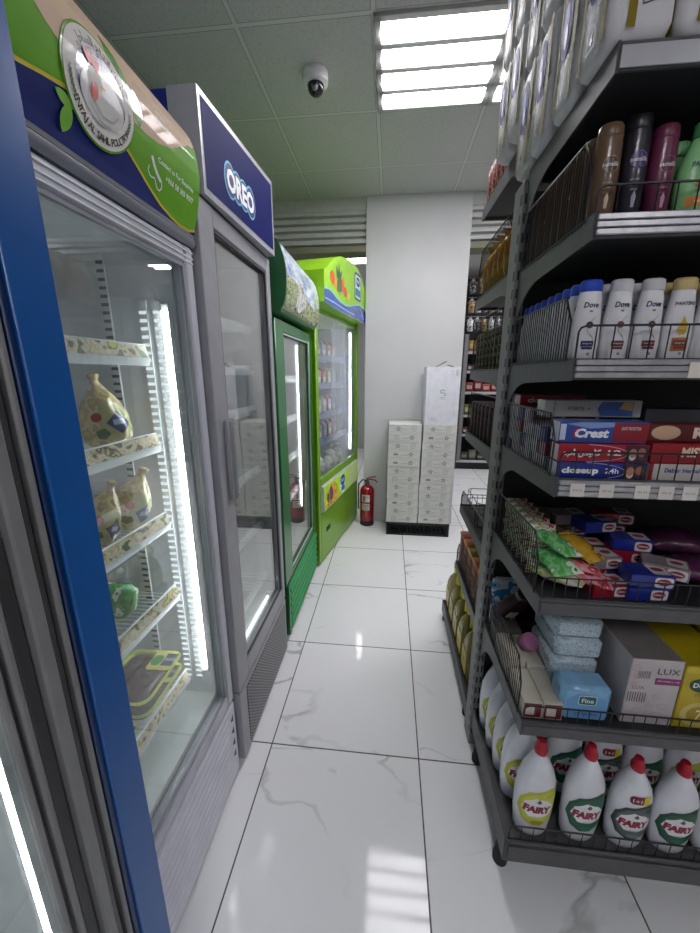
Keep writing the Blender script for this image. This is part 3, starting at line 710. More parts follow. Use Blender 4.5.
for i, (yy, zz, hh, cc, lb) in enumerate([(2.02, .955, .14, '#cfd3c6', 'white jug on the third shelf of the dark green cooler'), (2.12, 1.205, .11, '#b9bfb2', 'pale tub on the second shelf of the dark green cooler'), (2.25, .705, .12, '#c9ccc4', 'pale bag on the lowest shelf of the dark green cooler')]):
    t = thing('dairy_pack', lb, 'food pack', (-.72, yy, zz)); b = MB(); b.lathe([(.03, 0), (.04, .01), (.042, hh*.6), (.03, hh*.85), (.015, hh), (.012, hh+.01)], hm(cc, .35), 16); b.build('pack', t)
    b = MB(); b.lathe([(.016, hh+.01), (.016, hh+.024)], hm('#3d7f4a', .4), 12); b.build('lid', t)

# ---- lime green cooler, turned slightly towards the viewer
f4 = thing('display_cooler', 'wide lime green cooler with fruit signs at the aisle end', 'fridge', (-.514, 2.60, 0), -atan2(.198, 1.065))
W4 = 1.10; LG = hm('#76a81e', .35, coat=.2); LGB = hm('#95cf1c', .35, coat=.2, emit=.02); LGS = hm('#86c21e', .35)
b = MB()
for ya, yi in ((0, .035), (W4-.035, W4)): b.box(-.68, -.002, ya, yi, .03, 1.95, LGS, .004)
b.box(-.68, -.65, .036, W4-.036, .03, 1.95, LGS); b.box(-.649, -.02, .036, W4-.036, 1.90, 1.95, LGS); b.box(-.649, -.03, .036, W4-.036, .05, .62, LGS)
for xx in (-.6, -.08):
    for yy in (.06, W4-.06): b.lathe([(.02, 0), (.02, .05)], M_RUB, 8, (xx, yy))
b.build('cabinet', f4)
b = MB(); L4 = hm('#c9ced6', .4); b.box(-.649, -.645, .037, W4-.037, .62, 1.9, hm('#5c6a94', .5), 0); b.box(-.645, -.05, .037, .041, .63, 1.89, L4, 0); b.box(-.645, -.05, W4-.041, W4-.037, .63, 1.89, L4, 0); b.box(-.645, -.04, .037, W4-.037, .62, .628, L4, 0)
b.build('interior_liner', f4)
b = MB(); b.box(-.029, 0, .0, .05, .02, 1.95, LG, .004); b.box(-.029, 0, W4-.05, W4, .02, 1.95, LG, .004)
b.box(-.029, 0, .051, W4-.051, .655, .715, LG, .004); b.box(-.03, 0, .051, W4-.051, .02, .42, LG, .003); b.box(-.029, -.012, .051, W4-.051, .42, .655, LG, .003)
b.box(-.001, .0025, .16, .25, .235, .275, M_BLACK, .001); b.build('front_panel', f4)
b = MB()     # lit fruit sign
b.prism([(-.01, .43), (.012, .435), (.02, .45), (.014, .64), (-.01, .65)], lambda u, v, w: (u, .07+w, v), W4-.12, hm('#c8cdbf', .3))
def s4(off): return lambda u, v: (.0205-(v-.45)*.0316+off, u, v)
b.poly(rect(.085, W4-.065, .455, .638), s4(.0008), hm('#a6d633', .25, emit=.08), .1)
b.poly([(.10, .46), (.42, .46), (.40, .52), (.36, .60), (.28, .628), (.2, .6), (.12, .56)], s4(.0014), speckle('fruit_print', ['#e2542a', '#f0a02c', '#f6d24a', '#f2e24e', '#dc3b28', '#f4c93c'], 20, .3, (1, 1, 1), 2), .05)
b.poly([(.2, .5), (.26, .49), (.28, .56), (.24, .62), (.2, .58)], s4(.002), hm('#6b3a7a', .3)); b.poly(ell(.16, .53, .03, .04, 12), s4(.002), hm('#2c6b3a', .3))
b.poly(ell(.54, .545, .075, .085, 26), s4(.002), hm('#e8f2f6', .25, emit=.08)); b.poly(ell(.54, .575, .066, .05, 22), s4(.0026), hm('#1c4f9e', .25, emit=.06)); b.poly(rect(.49, .59, .48, .525), s4(.0026), hm('#2a7fc2', .25))
b.text('FRUIT', s4(.0032), .09, hm('#f4f8ff', .3), .54, .575, .03)
b.poly(rrect(.70, W4-.08, .46, .632, .02), s4(.0014), hm('#b9cf8a', .25, emit=.06))
b.build('fruit_sign', f4)
# shaped header
b = MB()
side = [(-.012, 1.95), (-.012, 2.145), (.05, 2.17), (.12, 2.215), (.2, 2.262), (.34, 2.31), (.5, 2.335), (.68, 2.345), (.82, 2.335), (.95, 2.295), (1.04, 2.23), (1.09, 2.14), (1.11, 2.04), (1.09, 1.96), (1.03, 1.935)]
out_ = [(y, z) for y, z in side] + [(.6, 1.935), (.15, 1.94)]
b.prism(out_, lambda u, v, w: (.075-w, u, v), .34, LGB)
h4 = lambda off: (lambda u, v: (.075+off, u, v))
wave = [(-.01, 2.035), (.06, 2.045), (.13, 2.04), (.22, 2.02), (.32, 2.005), (.45, 2.0), (.58, 2.015), (.72, 2.045), (.86, 2.065), (.98, 2.06), (1.07, 2.04), (1.105, 2.02)]
b.poly(wave+[(1.09, 1.962), (1.03, 1.937), (.6, 1.937), (.15, 1.942), (-.01, 1.952)], h4(.0012), hm('#2a50a8', .25, coat=.5), 0)
for q in line2(wave, .014): b.poly(q, h4(.0018), hm('#86cfc4', .3))
for q in line2([(.0, 1.975), (.2, 1.975), (.45, 1.965), (.7, 1.965)], .007)+line2([(.86, 2.05), (.92, 2.02), (.96, 1.985), (1.02, 1.965)], .008): b.poly(q, h4(.0018), hm('#9dc4ea', .3))
b.poly(rrect(.70, .90, 2.09, 2.30, .03), h4(.002), hm('#1d4f8e', .25)); b.poly(rrect(.715, .885, 2.105, 2.285, .025), h4(.0026), hm('#cfe2ea', .25))
b.poly(rect(.725, .875, 2.125, 2.18), h4(.0032), hm('#1d7f8e', .25)); b.poly(ell(.8, 2.235, .06, .035, 18), h4(.0032), hm('#1d4f8e', .25)); b.text('FRUIT', h4(.0038), .1, hm('#f4f8ff', .3), .8, 2.235, .03)
for (yy, zz, r, cc) in ((.15, 2.13, .05, '#d8502a'), (.23, 2.10, .042, '#e7a52c'), (.36, 2.12, .05, '#e2542a'), (.44, 2.09, .042, '#d63b28'), (.52, 2.075, .03, '#efc23c'), (.30, 2.08, .045, '#7fae2c'), (.28, 2.17, .034, '#e8662a'), (.40, 2.16, .03, '#e58a2a')):
    b.poly(ell(yy, zz, r, r*.85, 14), h4(.002+r*.02), hm(cc, .3))
b.poly([(.24, 2.06), (.34, 2.07), (.35, 2.15), (.30, 2.17), (.25, 2.13)], h4(.004), hm('#3f6b3a', .3)); b.poly([(.24, 2.15), (.22, 2.23), (.27, 2.19), (.29, 2.26), (.31, 2.19), (.36, 2.22), (.33, 2.15)], h4(.0042), hm('#27603f', .3))
b.build('header_sign', f4)
b = MB(); b.box(-.012, -.006, .052, W4-.052, .716, 1.9, glass('cooler_glass_clear', (.95, .97, .98), 1.45, 0., .05), 0); b.build('glass_pane', f4)
led_strip(f4, -.06, W4-.075, .76, 1.86, .026, emis('led_soft_white', (.95, .97, 1.), 4.5))
b = MB(); FILM = film('strip_curtain_pvc', hexc('#cfd6e6'), .33, .1)
for k in range(6):
    ya = .40+k*.095; n = 10
    b.loft([[(-.03-.003*(k % 2)+.004*sin(j*.9+k), ya+.01*sin(j*.7+k*1.3), 1.88-j*.105), (-.03-.003*(k % 2)+.004*sin(j*.9+k)+.006, ya+.045+.01*sin(j*.7+k*1.3), 1.88-j*.105), (-.03-.003*(k % 2)+.004*sin(j*.9+k), ya+.088+.01*sin(j*.7+k*1.3), 1.88-j*.105)] for j in range(n)], FILM, False, False)
b.build('strip_curtain', f4)
PB = hm('#3c4f96', .35)
for z in (1.60, 1.38, 1.14, .92): wire_shelf(f4, -.5, -.12, .05, W4-.06, z, PB, PB, .035, 24)
cols4 = [('#b4372b', 'red'), ('#cfc08a', 'cream'), ('#d9d9d4', 'white'), ('#c46a8a', 'pink'), ('#8fa9cf', 'pale blue'), ('#a83a30', 'dark red')]
Rm = Matrix.Rotation(f4.rotation_euler.z, 4, 'Z')
proto = None; posn = ['nearest end', 'second place', 'third place', 'fourth place', 'fifth place', 'sixth place', 'seventh place']
shn = {1.60: 'top', 1.38: 'second', 1.14: 'third', .92: 'fourth'}
for zi, z in enumerate((1.60, 1.38, 1.14, .92)):
    for k in range(7):
        ya = .11+k*.125; p = Rm @ Vector((-.20, ya, z+.005)) + Vector(f4.location)
        c, cn = cols4[(k+zi*2) % 6]
        key = 'pot_%d' % ((k+zi*2) % 6)
        if key not in bpy.data.objects:
            t = thing('dairy_carton', '', 'carton', tuple(p), f4.rotation_euler.z, 'cartons in the lime green cooler')
            b = MB(); b.box(-.035, .035, -.042, .042, 0, .125, hm(c, .35), .004)
            b.poly(rect(-.03, .03, .03, .08), lambda u, v: (.0358, u, v), hm('#e8e6df', .35)); b.build('carton_body', t)
            b = MB(); b.prism([(-.035, .1255), (.035, .1255), (0, .155)], lambda u, v, w: (u, -.04+w, v), .08, hm(c, .35)); b.build('carton_top', t)
            t['label'] = '%s carton on the %s shelf of the lime green cooler, %s' % (cn, shn[z], posn[k]); bpy.data.objects.new(key, None); POT = globals().setdefault('POT', {}); POT[key] = t
        else: dup(POT[key], tuple(p), f4.rotation_euler.z, '%s carton on the %s shelf of the lime green cooler, %s' % (cn, shn[z], posn[k]))
for o in [o for o in bpy.data.objects if o.name.startswith('pot_')]: bpy.data.objects.remove(o)
BAG = speckle('white_plastic_bag', ['#b9bab5', '#d9dad6', '#eeefec', '#c9cac4', '#a3a39d'], 22, .25, (1, 1, 1), 3, .8)
def lumpy(b, rx, ry, rz, seed, mt, n=18, cz=None, amp=.12):
    rnd = random.Random(seed); ph = [rnd.uniform(0, 6) for _ in range(6)]; rings = []
    for j in range(1, 12):
        th = pi*j/12; ring = []
        for i in range(n):
            a = 2*pi*i/n; k = 1+amp*(sin(3*a+ph[0]+2*th)+.6*sin(5*a+ph[1]-3*th)+.5*sin(7*a+ph[2]+5*th))/1.5
            ring.append((rx*k*sin(th)*cos(a), ry*k*sin(th)*sin(a), max(0, (cz if cz is not None else rz)-rz*cos(th))))
        rings.append(ring)
    return b.loft(rings, mt)
bp_ = []
for k, (ya, xx, s, cc) in enumerate([(.16, -.12, 1., 'nearest end'), (.32, -.14, 1.15, 'second from its near end'), (.50, -.12, .95, 'in the middle'), (.66, -.14, 1.1, 'second from its far end'), (.84, -.13, 1., 'far end')]):
    p = Rm @ Vector((xx, ya, .632)) + Vector(f4.location)
    t = thing('produce_bag', 'knotted white bag in the base of the lime green cooler, %s' % cc, 'bag', tuple(p), k*.8, 'white bags in the lime green cooler')
    b = MB(); lumpy(b, .06*s, .065*s, .085*s, k+11, BAG, amp=.16); b.build('bag_body', t, 1.4)
    b = MB(); b.loft([[(.012*cos(a)*q, .012*sin(a)*q, zz) for a in [2*pi*i/8 for i in range(8)]] for q, zz in ((1.2, .160*s), (.6, .178*s), (2.2, .2*s), (1.6, .215*s))], BAG); b.build('bag_knot', t)

# ---------------------------------------------------------------- double-sided shelving (gondola)
GX, GXR, YF, YB0, YB1, YR = .373, 2.2, .83, 1.245, 1.33, 1.94
g = thing('shelving_unit', 'dark grey double sided shop shelving with wire guards, right of the aisle', 'shelves', (GX, 1.29, 0))
OX, OY = GX, 1.29
def gb(b, name, parent=None, **k): 
    b.v = [p - Vector((OX, OY, 0)) for p in b.v]; return b.build(name, parent or g, **k)
for ux in (GX, 1.30, 2.2):
    b = MB(); b.box(ux-.012, ux+.02, YB0+.002, YB1-.002, .0, 2.02, M_UP, .002)
    z = .06; SL = M_BLACK
    while z < 1.98:
        for xx in (ux-.006, ux+.008): b.box(xx, xx+.006, YB0+.0005, YB0+.0019, z, z+.026, SL, 0)
        b.box(ux-.0125, ux-.0119, YB0+.008, YB0+.020, z, z+.026, SL, 0)
        z += .05
    gb(b, 'upright')
b = MB(); b.box(GX+.0205, 1.2875, 1.27, 1.30, .19, 2.0, M_DK2, .001); b.box(1.3205, 2.187, 1.27, 1.30, .19, 2.0, M_DK2, .001); gb(b, 'back_panel')
def bracket(b, z, ya, yb, x=GX, t=.0035, deep=.17):
    """ya tip, yb upright; arch under the arm"""
    s = 1 if yb > ya else -1
    pts = [(ya, z+.004), (yb, z+.004), (yb, z-deep)]
    n = 10; wd = abs(yb-ya)*.36
    for i in range(1, n+1):
        a = pi/2*i/n; pts.append((yb-s*(.012+wd*(1-cos(a))), z-deep+(deep-.052)*sin(a)))
    pts += [(ya, z-.042)]
    if s < 0: pts = pts[::-1]
    b.prism(pts, lambda u, v, w: (x-.006+w, u, v), t, M_DK)
def wire_rect(b, pts, r=.0022): b.tube(pts, r, M_WIRE, 6)
def front_guard(y, z, x0, x1, h, step=.027, sgn=1):
    b = MB(); wire_rect(b, [(x0, y, z), (x0, y, z+h-.012), (x0+.004, y, z+h-.004), (x0+.014, y, z+h), (x1-.014, y, z+h), (x1-.004, y, z+h-.004), (x1, y, z+h-.012), (x1, y, z)], .0022)
    b.tube([(x0, y, z+.003), (x1, y, z+.003)], .0018, M_WIRE, 5)
    k = x0+step
    while k < x1-.01: b.tube([(k, y, z), (k, y, z+h)], .0014, M_WIRE, 5); k += step
    return b
def side_guard(z, ya, yb, h, x=GX-.0025, step=.0135):
    """ya outer end, yb at the upright; chamfered outer top corner"""
    s = 1 if yb > ya else -1; b = MB()
    top = lambda y: z+h*(1 if abs(y-ya) > .035 else (.62+.38*abs(y-ya)/.035))
    wire_rect(b, [(x, ya, z), (x, ya, top(ya)), (x, ya+s*.035, z+h), (x, yb, z+h)], .0024)
    b.tube([(x, ya, z+.004), (x, yb, z+.004)], .0018, M_WIRE, 5)
    n = int(abs(yb-ya)/step)
    for i in range(1, n): y = ya+s*step*i; b.tube([(x, y, z), (x, y, top(y))], .0012, M_WIRE, 5)
    return b
NEAR = [(2.035, 'steel', 0, 0), (1.778, 'silver', .053, .15), (1.518, 'silver', .068, .13), (1.264, 'tags', .062, .14), (.962, 'dark', .058, .15), (.592, 'dark', .05, .155)]
SHX = [(GX+.0, 1.298), (1.302, 2.198)]
for i, (z, st, fh, sh) in enumerate(NEAR):
    for (xa, xb) in SHX:
        b = MB(); b.box(xa, xb, YF+.003, YB0-.002, z-.028, z-.006, M_DK2, .001)
        lm = {'steel': M_DK, 'silver': M_STRIP, 'tags': M_STRIP, 'dark': M_DK}[st]
        b.box(xa, xb, YF-.006, YF+.003, z-.040, z+.002, M_DK, .002)
        s = gb(b, 'shelf')
        b = MB()
        if st in ('silver', 'tags'):
            for k in range(3): b.box(xa+.002, xb-.002, YF-.012, YF-.0065, z-.036+k*.0125, z-.025+k*.0125, M_STRIP, .002)
        elif st == 'steel': b.box(xa+.002, xb-.002, YF-.009, YF-.0065, z-.038, z-.006, STEEL, .002)
        else: b.box(xa+.002, xb-.002, YF-.010, YF-.0065, z-.030, z-.004, M_DK, .003)
        if st == 'tags' and xa < 1:
            for k, tx in enumerate((.398, .458, .53, .578, .625, .70, .77, .84)): b.box(tx, tx+.03, YF-.0135, YF-.0122, z-.036, z-.006, hm('#d9d4cc', .6), .0003); b.text('|||.||', lambda u, v, tx=tx: (u, YF-.0139, v), .018, hm('#7a746c', .6), tx+.015, z-.021, .004)
        elif st == 'silver' and xa < 1 and abs(z-1.518) < .01: b.box(.585, .64, YF-.0135, YF-.0122, z-.036, z-.006, hm('#e6e0d4', .6), .0003)
        p = gb(b, 'price_channel'); p.parent = s
        for bx in (xa, xb-.004):
            b = MB(); bracket(b, z, YF-.004, YB0-.003, bx+.004); p = gb(b, 'bracket'); p.parent = s
        if fh:
            p = gb(front_guard(YF+.004, z-.002, xa+.004, xb-.01, fh, .034 if st != 'dark' else .027), 'wire_guard'); p.parent = s
        if sh and xa < 1:
            p = gb(side_guard(z-.002, YF+.03, YB0-.008, sh), 'side_guard'); p.parent = s
FSX = [(.397, 1.298), (1.302, 2.198)]
FAR = [(2.20, .0, 'f'), (1.822, .2, 'f'), (1.505, .22, 'f'), (1.205, .2, 'f'), (.803, .10, 'f'), (.464, .14, 'f')]
for (z, sh, _) in FAR:
    for (xa, xb) in FSX:
        b = MB(); yb_ = YB1+.002 if z < 2.1 else 1.346; b.box(xa, xb, yb_, YR-.003, z-.028, z-.006, M_DK2, .001); b.box(xa, xb, YR-.003, YR+.006, z-.04, z+.002, M_DK, .002)
        s = gb(b, 'shelf')
        b = MB(); b.box(xa+.002, xb-.002, YR+.0065, YR+.012, z-.036, z, M_STRIP, .002); p = gb(b, 'price_channel'); p.parent = s
        for bx in (xa, xb-.004):
            b = MB(); bracket(b, z, YR+.004, YB1+.003 if z < 2.1 else 1.346, bx+.004, deep=.18); p = gb(b, 'bracket'); p.parent = s
        if sh:
            p = gb(front_guard(YR-.004, z-.002, xa+.004, xb-.01, .06), 'wire_guard'); p.parent = s
            if xa < 1: p = gb(side_guard(z-.002, YR-.03, YB1+.008, sh, x=.3945, step=.018), 'side_guard'); p.parent = s
# base shelves, both sides
for (ya, yb, zt) in ((.815, YB0-.002, .180), (YB1+.002, 2.11, .10)):
    for (xa, xb) in SHX:
        b = MB(); b.box(xa, xb, min(ya, yb)+.002, max(ya, yb)-.002, zt-.075 if ya < 1 else zt-.06, zt-.02, M_DK, .002)
        yf = ya if ya < 1 else yb
        b.box(xa-.004, xb, yf-.004, yf+.004, zt-.08 if ya < 1 else zt-.07, zt, M_DK, .002)
        for q in (xa-.007, xb-.004): b.box(q, q+.004, ya, yb, zt-.085 if ya < 1 else .03, zt+.006, M_DK, .0015)
        s = gb(b, 'base_shelf')
        if ya < 1:
            p = gb(front_guard(ya+.008, zt-.01, xa+.006, xb-.01, .055, .033), 'wire_guard'); p.parent = s
            b = MB(); b.box(xa+.002, xb-.006, ya-.010, ya-.0045, zt-.060, zt-.012, M_DK, .003); p = gb(b, 'price_channel'); p.parent = s
        for yy in ((ya+.06, yb-.06)):
            b = MB(); b.lathe([(.022, .0), (.022, .02), (.018, .03), (.014, .12 if ya < 1 else .05)], M_RUB, 14, (xa+.012, yy)); p = gb(b, 'foot'); p.parent = s

# ---------------------------------------------------------------- products
def emap(rx, ry, off=.0006):
    """(x across, z) on the -y side of an ellipse; rx, ry functions of z"""
    def f(u, v):
        a, c = rx(v), ry(v); q = max(-.999, min(.999, u/a)); return (u, -c*sqrt(1-q*q)-off, v)
    return f
def interp(prof):
    def f(z):
        for (a, ra), (c, rc) in zip(prof, prof[1:]):
            if z <= c: return ra+(rc-ra)*(z-a)/(c-a)
        return prof[-1][1]
    return f
def make_bottle(name, label, cat, h, prof, flat, body, capc, capprof, deco, group=None, n=24, tagname='front_label', lean=None):
    """prof: (z, rx) ; flat: ry/rx ; deco(b, mapfn)"""
    t = thing(name, label, cat, (0, 0, 0), 0, group); b = MB(); f = interp(prof)
    zs = sorted(set([z for z, r in prof]))
    b.loft([[(f(z)*cos(2*pi*i/n), f(z)*flat(z)*sin(2*pi*i/n), z) for i in range(n)] for z in zs], body); b.build('bottle_body', t, .9)
    b = MB(); b.loft([[(r*cos(2*pi*i/n), r*fl*sin(2*pi*i/n), z) for i in range(n)] for z, r, fl in capprof], capc); b.build('cap', t, .6)
    b = MB(); deco(b, lambda off: emap(f, lambda z: f(z)*flat(z), off)); b.build(tagname, t, .9)
    return t
def place(proto, spots, group=None):
    """spots: (x,y,z,rot,label); first moves proto itself"""
    out = []
    for i, (x, y, z, r, lb) in enumerate(spots):
        if i == 0:
            o = proto; o.location = (x, y, z); o.rotation_euler = r if isinstance(r, tuple) else (0, 0, r); o['label'] = lb
            if group: o['group'] = group
        else: o = dup(proto, (x, y, z), r, lb, group)
        out.append(o)
    return out
jit = lambda a: random.uniform(-a, a)

# dish soap bottles
SOAPW = hm('#dcdfe4', .28, coat=.3); REDC = hm('#a8152a', .35)
def fairy(h, ringc, centre, sticker=False):
    k = h/.33
    prof = [(0, .036), (.006*k, .043), (.02*k, .048), (.08*k, .054), (.15*k, .0555), (.185*k, .053), (.2*k, .0525), (.232*k, .043), (.262*k, .029), (.285*k, .0175), (.298*k, .0145)]
    fl = lambda z: .62 if z < .2*k else .62+.38*min(1, (z-.2*k)/(.09*k))
    def deco(b, m):
        RC = hm(ringc, .3)
        sh = [(-.047, .10), (-.043, .135), (-.025, .158), (0, .165), (.030, .176), (.044, .170), (.046, .14), (.046, .10), (.036, .07), (.015, .052), (-.012, .050), (-.035, .065)]
        sh = [(x*1.06, .118+(z-.108)*1.12) for x, z in sh]; b.poly([(x, z*k) for x, z in sh], m(.0008), RC, .008)
        b.poly([(x*.86, (.120+(z-.120)*.86)*k) for x, z in sh], m(.0014), hm(centre[0], .3), .008)
        hx = [(-.041, .116), (-.034, .142), (-.006, .162), (.026, .152), (.042, .132), (.038, .104), (.012, .090), (-.022, .090)]
        b.poly([(x, z*k) for x, z in hx], m(.002), hm('#e9e9ea', .3), .008)
        b.text('FAIRY', m(.0028), .074, hm('#8a1a3a', .3), 0, .120*k, .026*k, .07, .1)
        b.poly([(-.006, .148*k), (.002, .159*k), (.009, .148*k), (.002, .142*k)], m(.0028), hm('#4d5a55', .3), .008)
        b.poly(ell(.030, .170*k, .011, .007, 12), m(.0026), hm(centre[1], .3), .008)
        b.text('ORIGINAL', m(.0026), .026, hm(centre[1], .3), .002, .094*k, .004)
        b.poly(ell(.004, .068*k, .018, .009*k, 14), m(.002), hm(centre[2], .3), .008)
        if sticker:
            b.poly(rrect(-.022, .024, .195*k, .225*k, .01), m(.0012), hm('#7a1432', .35), .006); b.poly(rect(.012, .030, .194*k, .224*k), m(.002), hm('#d8c832', .35), .006); b.text('1+1', m(.0028), .022, hm('#f0e8e8', .35), -.005, .21*k, .012)
    hc = h-.298*k
    return make_bottle('dish_soap_bottle', '', 'dish soap', h, prof, fl, SOAPW, REDC, [(.290*k, .0165, 1), (.297*k, .0172, 1), (.306*k, .0168, 1), (.312*k, .0135, 1), (.326*k, .0115, 1), (.331*k, .010, 1), (.333*k, .004, 1)], deco, 'white dish soap bottles on the base shelf')
ye = fairy(.33, '#b9bf3a', ('#c8cc52', '#b9bf3a', '#9a9a28')); gr = fairy(.33, '#23523f', ('#2c6650', '#3c6b55', '#1f7a4a')); gk = fairy(.305, '#35403e', ('#5b6866', '#3c4a48', '#7a8886'), True); gs = fairy(.305, '#1f4d3c', ('#2a5f4a', '#3c6b55', '#1f7a4a'))
BZ = .162
place(gr, [(.585, .868, BZ, .02, 'upright white dish soap bottle with green label and no sticker, second from the shelf end'),
           (.588, 1.0, BZ, .1, 'white dish soap bottle in the second row, behind the taller green labelled one'), (.59, 1.12, BZ, .0, 'white dish soap bottle in the third row, behind the taller green labelled pair')])
place(gk, [(.71, .866, BZ, -.03, 'white dish soap bottle with grey label and a maroon sticker on its shoulder'),
           (.708, 1.0, BZ, .0, 'stickered white dish soap bottle in the second row of the base shelf'), (.712, 1.12, BZ, .0, 'stickered white dish soap bottle in the third row of the base shelf')])
place(gs, [(.828, .866, BZ, -.04, 'shorter white dish soap bottle with dark green label, right of the stickered one'),
           (.826, 1.0, BZ, .0, 'shorter white dish soap bottle in the second row, right of a stickered one'), (.83, 1.12, BZ, .0, 'shorter white dish soap bottle in the third row, right of a stickered one')])
spots = [(.452, .868, BZ, -.02, 'white dish soap bottle with yellow label standing in the front corner of the base shelf')]
for k in range(4): spots.append((.44-.004*k, .962+.076*k, BZ, .06-.03*k, 'yellow labelled dish soap bottle in the end column, %s behind the corner one' % ORD[k]))
spots += [(.945, .866, BZ, -.05, 'white dish soap bottle with yellow label, cut by the right edge of the view'), (.945, 1.0, BZ, 0, 'yellow labelled dish soap bottle in the second row, fifth from the shelf end'), (.945, 1.12, BZ, 0, 'yellow labelled dish soap bottle in the third row, fifth from the shelf end')]
place(ye, spots)

# shampoos of the upper shelves
def sun(body, emblem, ring, txt, h, label, cap=None, group='slim shampoo bottles'):
    prof = [(0, .019), (.004, .0225), (h*.5, .0235), (h*.80, .0225), (h*.86, .0215)]
    B = hm(body, .3, coat=.2)
    def deco(b, m):
        for q in line2([(p[0], p[1]) for p in ell(0, h*.58, .0135, .0135, 20)]+[(.0135, h*.58)], .0012): b.poly(q, m(.0012), hm(ring, .3), .006)
        b.poly(ell(0, h*.58, .012, .012, 18), m(.0008), hm(emblem, .3), .006)
        b.text('sunsilk', m(.0018), .028, hm('#e8e2dc', .3), 0, h*.58, .0075, .02)
        for k in range(3): b.text('soft & smooth', m(.001), .016-.002*k, hm(txt, .3), -.002, h*.40-.008*k, .0035)
        b.poly([(-.004, h*.24), (.0, h*.3), (.004, h*.24), (.002, h*.14), (-.003, h*.14)], m(.001), hm(txt, .3), .006)
    return make_bottle('shampoo_bottle', label, 'shampoo', h, prof, lambda z: .85, B, hm(cap or body, .35), [(h*.862, .0215, .85), (h*.87, .0222, .85), (h*.975, .021, .85), (h, .018, .85)], deco, group)
SZ = 1.7725
p = sun('#6b533c', '#4a3426', '#b39a78', '#c9b08c', .165, '')
place(p, [(.3985, .868+.0445*k, SZ, jit(.1), 'brown shampoo bottle at the front end of the shelf below the paper rolls' if k == 0 else 'brown shampoo bottle in the end column under the paper rolls, %s behind the front one' % ORD[k-1]) for k in range(8)], 'brown shampoo bottles')
p = sun('#1f1d26', '#3a2a6a', '#8a6ac0', '#b8b0d0', .178, '', '#141318')
place(p, [(.449, .872+.0445*k, SZ, -.06, ['black shampoo bottle with a violet emblem, beside the front brown one', 'black shampoo bottle directly behind the front one with the violet emblem', 'black shampoo bottle, third in its column'][k]) for k in range(3)], 'black shampoo bottles')
p = sun('#6a2446', '#5a1a3c', '#b06a90', '#c890ac', .160, '')
place(p, [(.498, .872+.0445*k, SZ, .08, ['maroon shampoo bottle in front, right of the black one', 'maroon shampoo bottle directly behind the front maroon one', 'maroon shampoo bottle, third in its column'][k]) for k in range(3)], 'maroon shampoo bottles')
p = sun('#5b4638', '#4a3426', '#b39a78', '#c9b08c', .145, '')
place(p, [(.522, .985, SZ, 0, 'small brown shampoo bottle between the maroon and green ones')])
def palm(label):
    h = .165; prof = [(0, .028), (.004, .033), (h*.3, .037), (h*.55, .034), (h*.75, .024), (h*.84, .018)]
    def deco(b, m):
        b.poly(ell(.0, h*.43, .024, .018, 18), m(.001), hm('#7fc07a', .3), .006); b.poly(ell(.004, h*.36, .018, .010, 14), m(.0016), hm('#a8702f', .3), .006)
        b.text('PALMOLIVE', m(.0022), .044, hm('#1f3f6a', .3), 0, h*.56, .009, .03, .2)
        b.poly(rect(-.024, .024, h*.14, h*.24), m(.001), hm('#d98a2a', .35), .006); b.text('naturals', m(.0018), .02, hm('#f0ead8', .3), 0, h*.19, .005)
        b.text('milk & honey', m(.0018), .026, hm('#2f6a4a', .3), 0, h*.29, .005)
    return make_bottle('shampoo_bottle', label, 'shampoo', h, prof, lambda z: .6, hm('#8fce8a', .3, coat=.2), hm('#4f9a5a', .35), [(h*.842, .0185, .8), (h*.85, .0195, .8), (h*.98, .018, .8), (h, .014, .8)], deco, 'green shampoo bottles')
p = palm('')
place(p, [(.566, .874, SZ, .0, 'green shampoo bottle with orange band at the front, right of the maroon ones'), (.568, .940, SZ, .1, 'green shampoo bottle just behind the front green one'), (.645, .872, SZ, 0, 'second green shampoo bottle along the front, cut by the right edge'), (.645, .935, SZ, 0, 'green shampoo bottle behind the second front green one')])
def dove(capc, emb, band, label='', txt='Dove'):
    h = .162; prof = [(0, .0245), (.003, .0275), (h*.3, .0280), (h*.6, .0250), (h*.82, .0212), (h*.86, .0204)]
    def deco(b, m):
        b.text(txt, m(.001), .027 if txt == 'Dove' else .034, hm('#23305a' if txt == 'Dove' else '#30343c', .3), 0, h*.70, .011 if txt == 'Dove' else .0065, .03, .15)
        if txt == 'Dove':
            b.poly(ell(.0, h*.625, .0035, .002, 10), m(.001), hm('#8a7a4a', .3))
            for q in line2([(-.001, h*.36), (.006, h*.33), (.010, h*.28)], .0012)+line2([(.010, h*.56), (.002, h*.50), (-.004, h*.44), (-.002, h*.37), (.007, h*.31)], .001): b.poly(q, m(.001), hm('#8a8a8e', .3))
            b.poly(ell(0, h*.46, .0078, .0078, 16), m(.0012), hm('#c9c9cc', .3)); b.poly(ell(0, h*.46, .0066, .0066, 14), m(.0016), hm(emb, .3)); b.poly(ell(0, h*.46, .0018, .0018, 10), m(.002), hm('#b9a9a4', .3))
        else:
            b.poly([(-.008, h*.40), (.0, h*.56), (.010, h*.44), (.006, h*.34), (-.004, h*.33)], m(.001), hm('#d8b43a', .3)); b.poly(rect(-.014, .016, h*.14, h*.30), m(.0008), hm('#b8763f', .3), .006)
        b.poly(rect(-.012, .012, h*.20, h*.27), m(.0012), hm(band, .3), .006); b.poly(rect(-.010, .011, h*.165, h*.195), m(.0012), hm(band, .3), .006)
        b.text('damage care', m(.0018), .018, hm('#e8e4e0', .3), 0, h*.235, .0035)
        b.poly(ell(.004, h*.11, .003, .003, 10), m(.001), hm('#8a8a90', .3))
    return make_bottle('shampoo_bottle', label, 'shampoo', h, prof, lambda z: .62, hm('#e3e3e6', .28, coat=.2), capc, [(h*.862, .0205, .66), (h*.868, .0212, .66), (h*.98, .0206, .66), (h, .017, .6)], deco, 'white shampoo bottles')
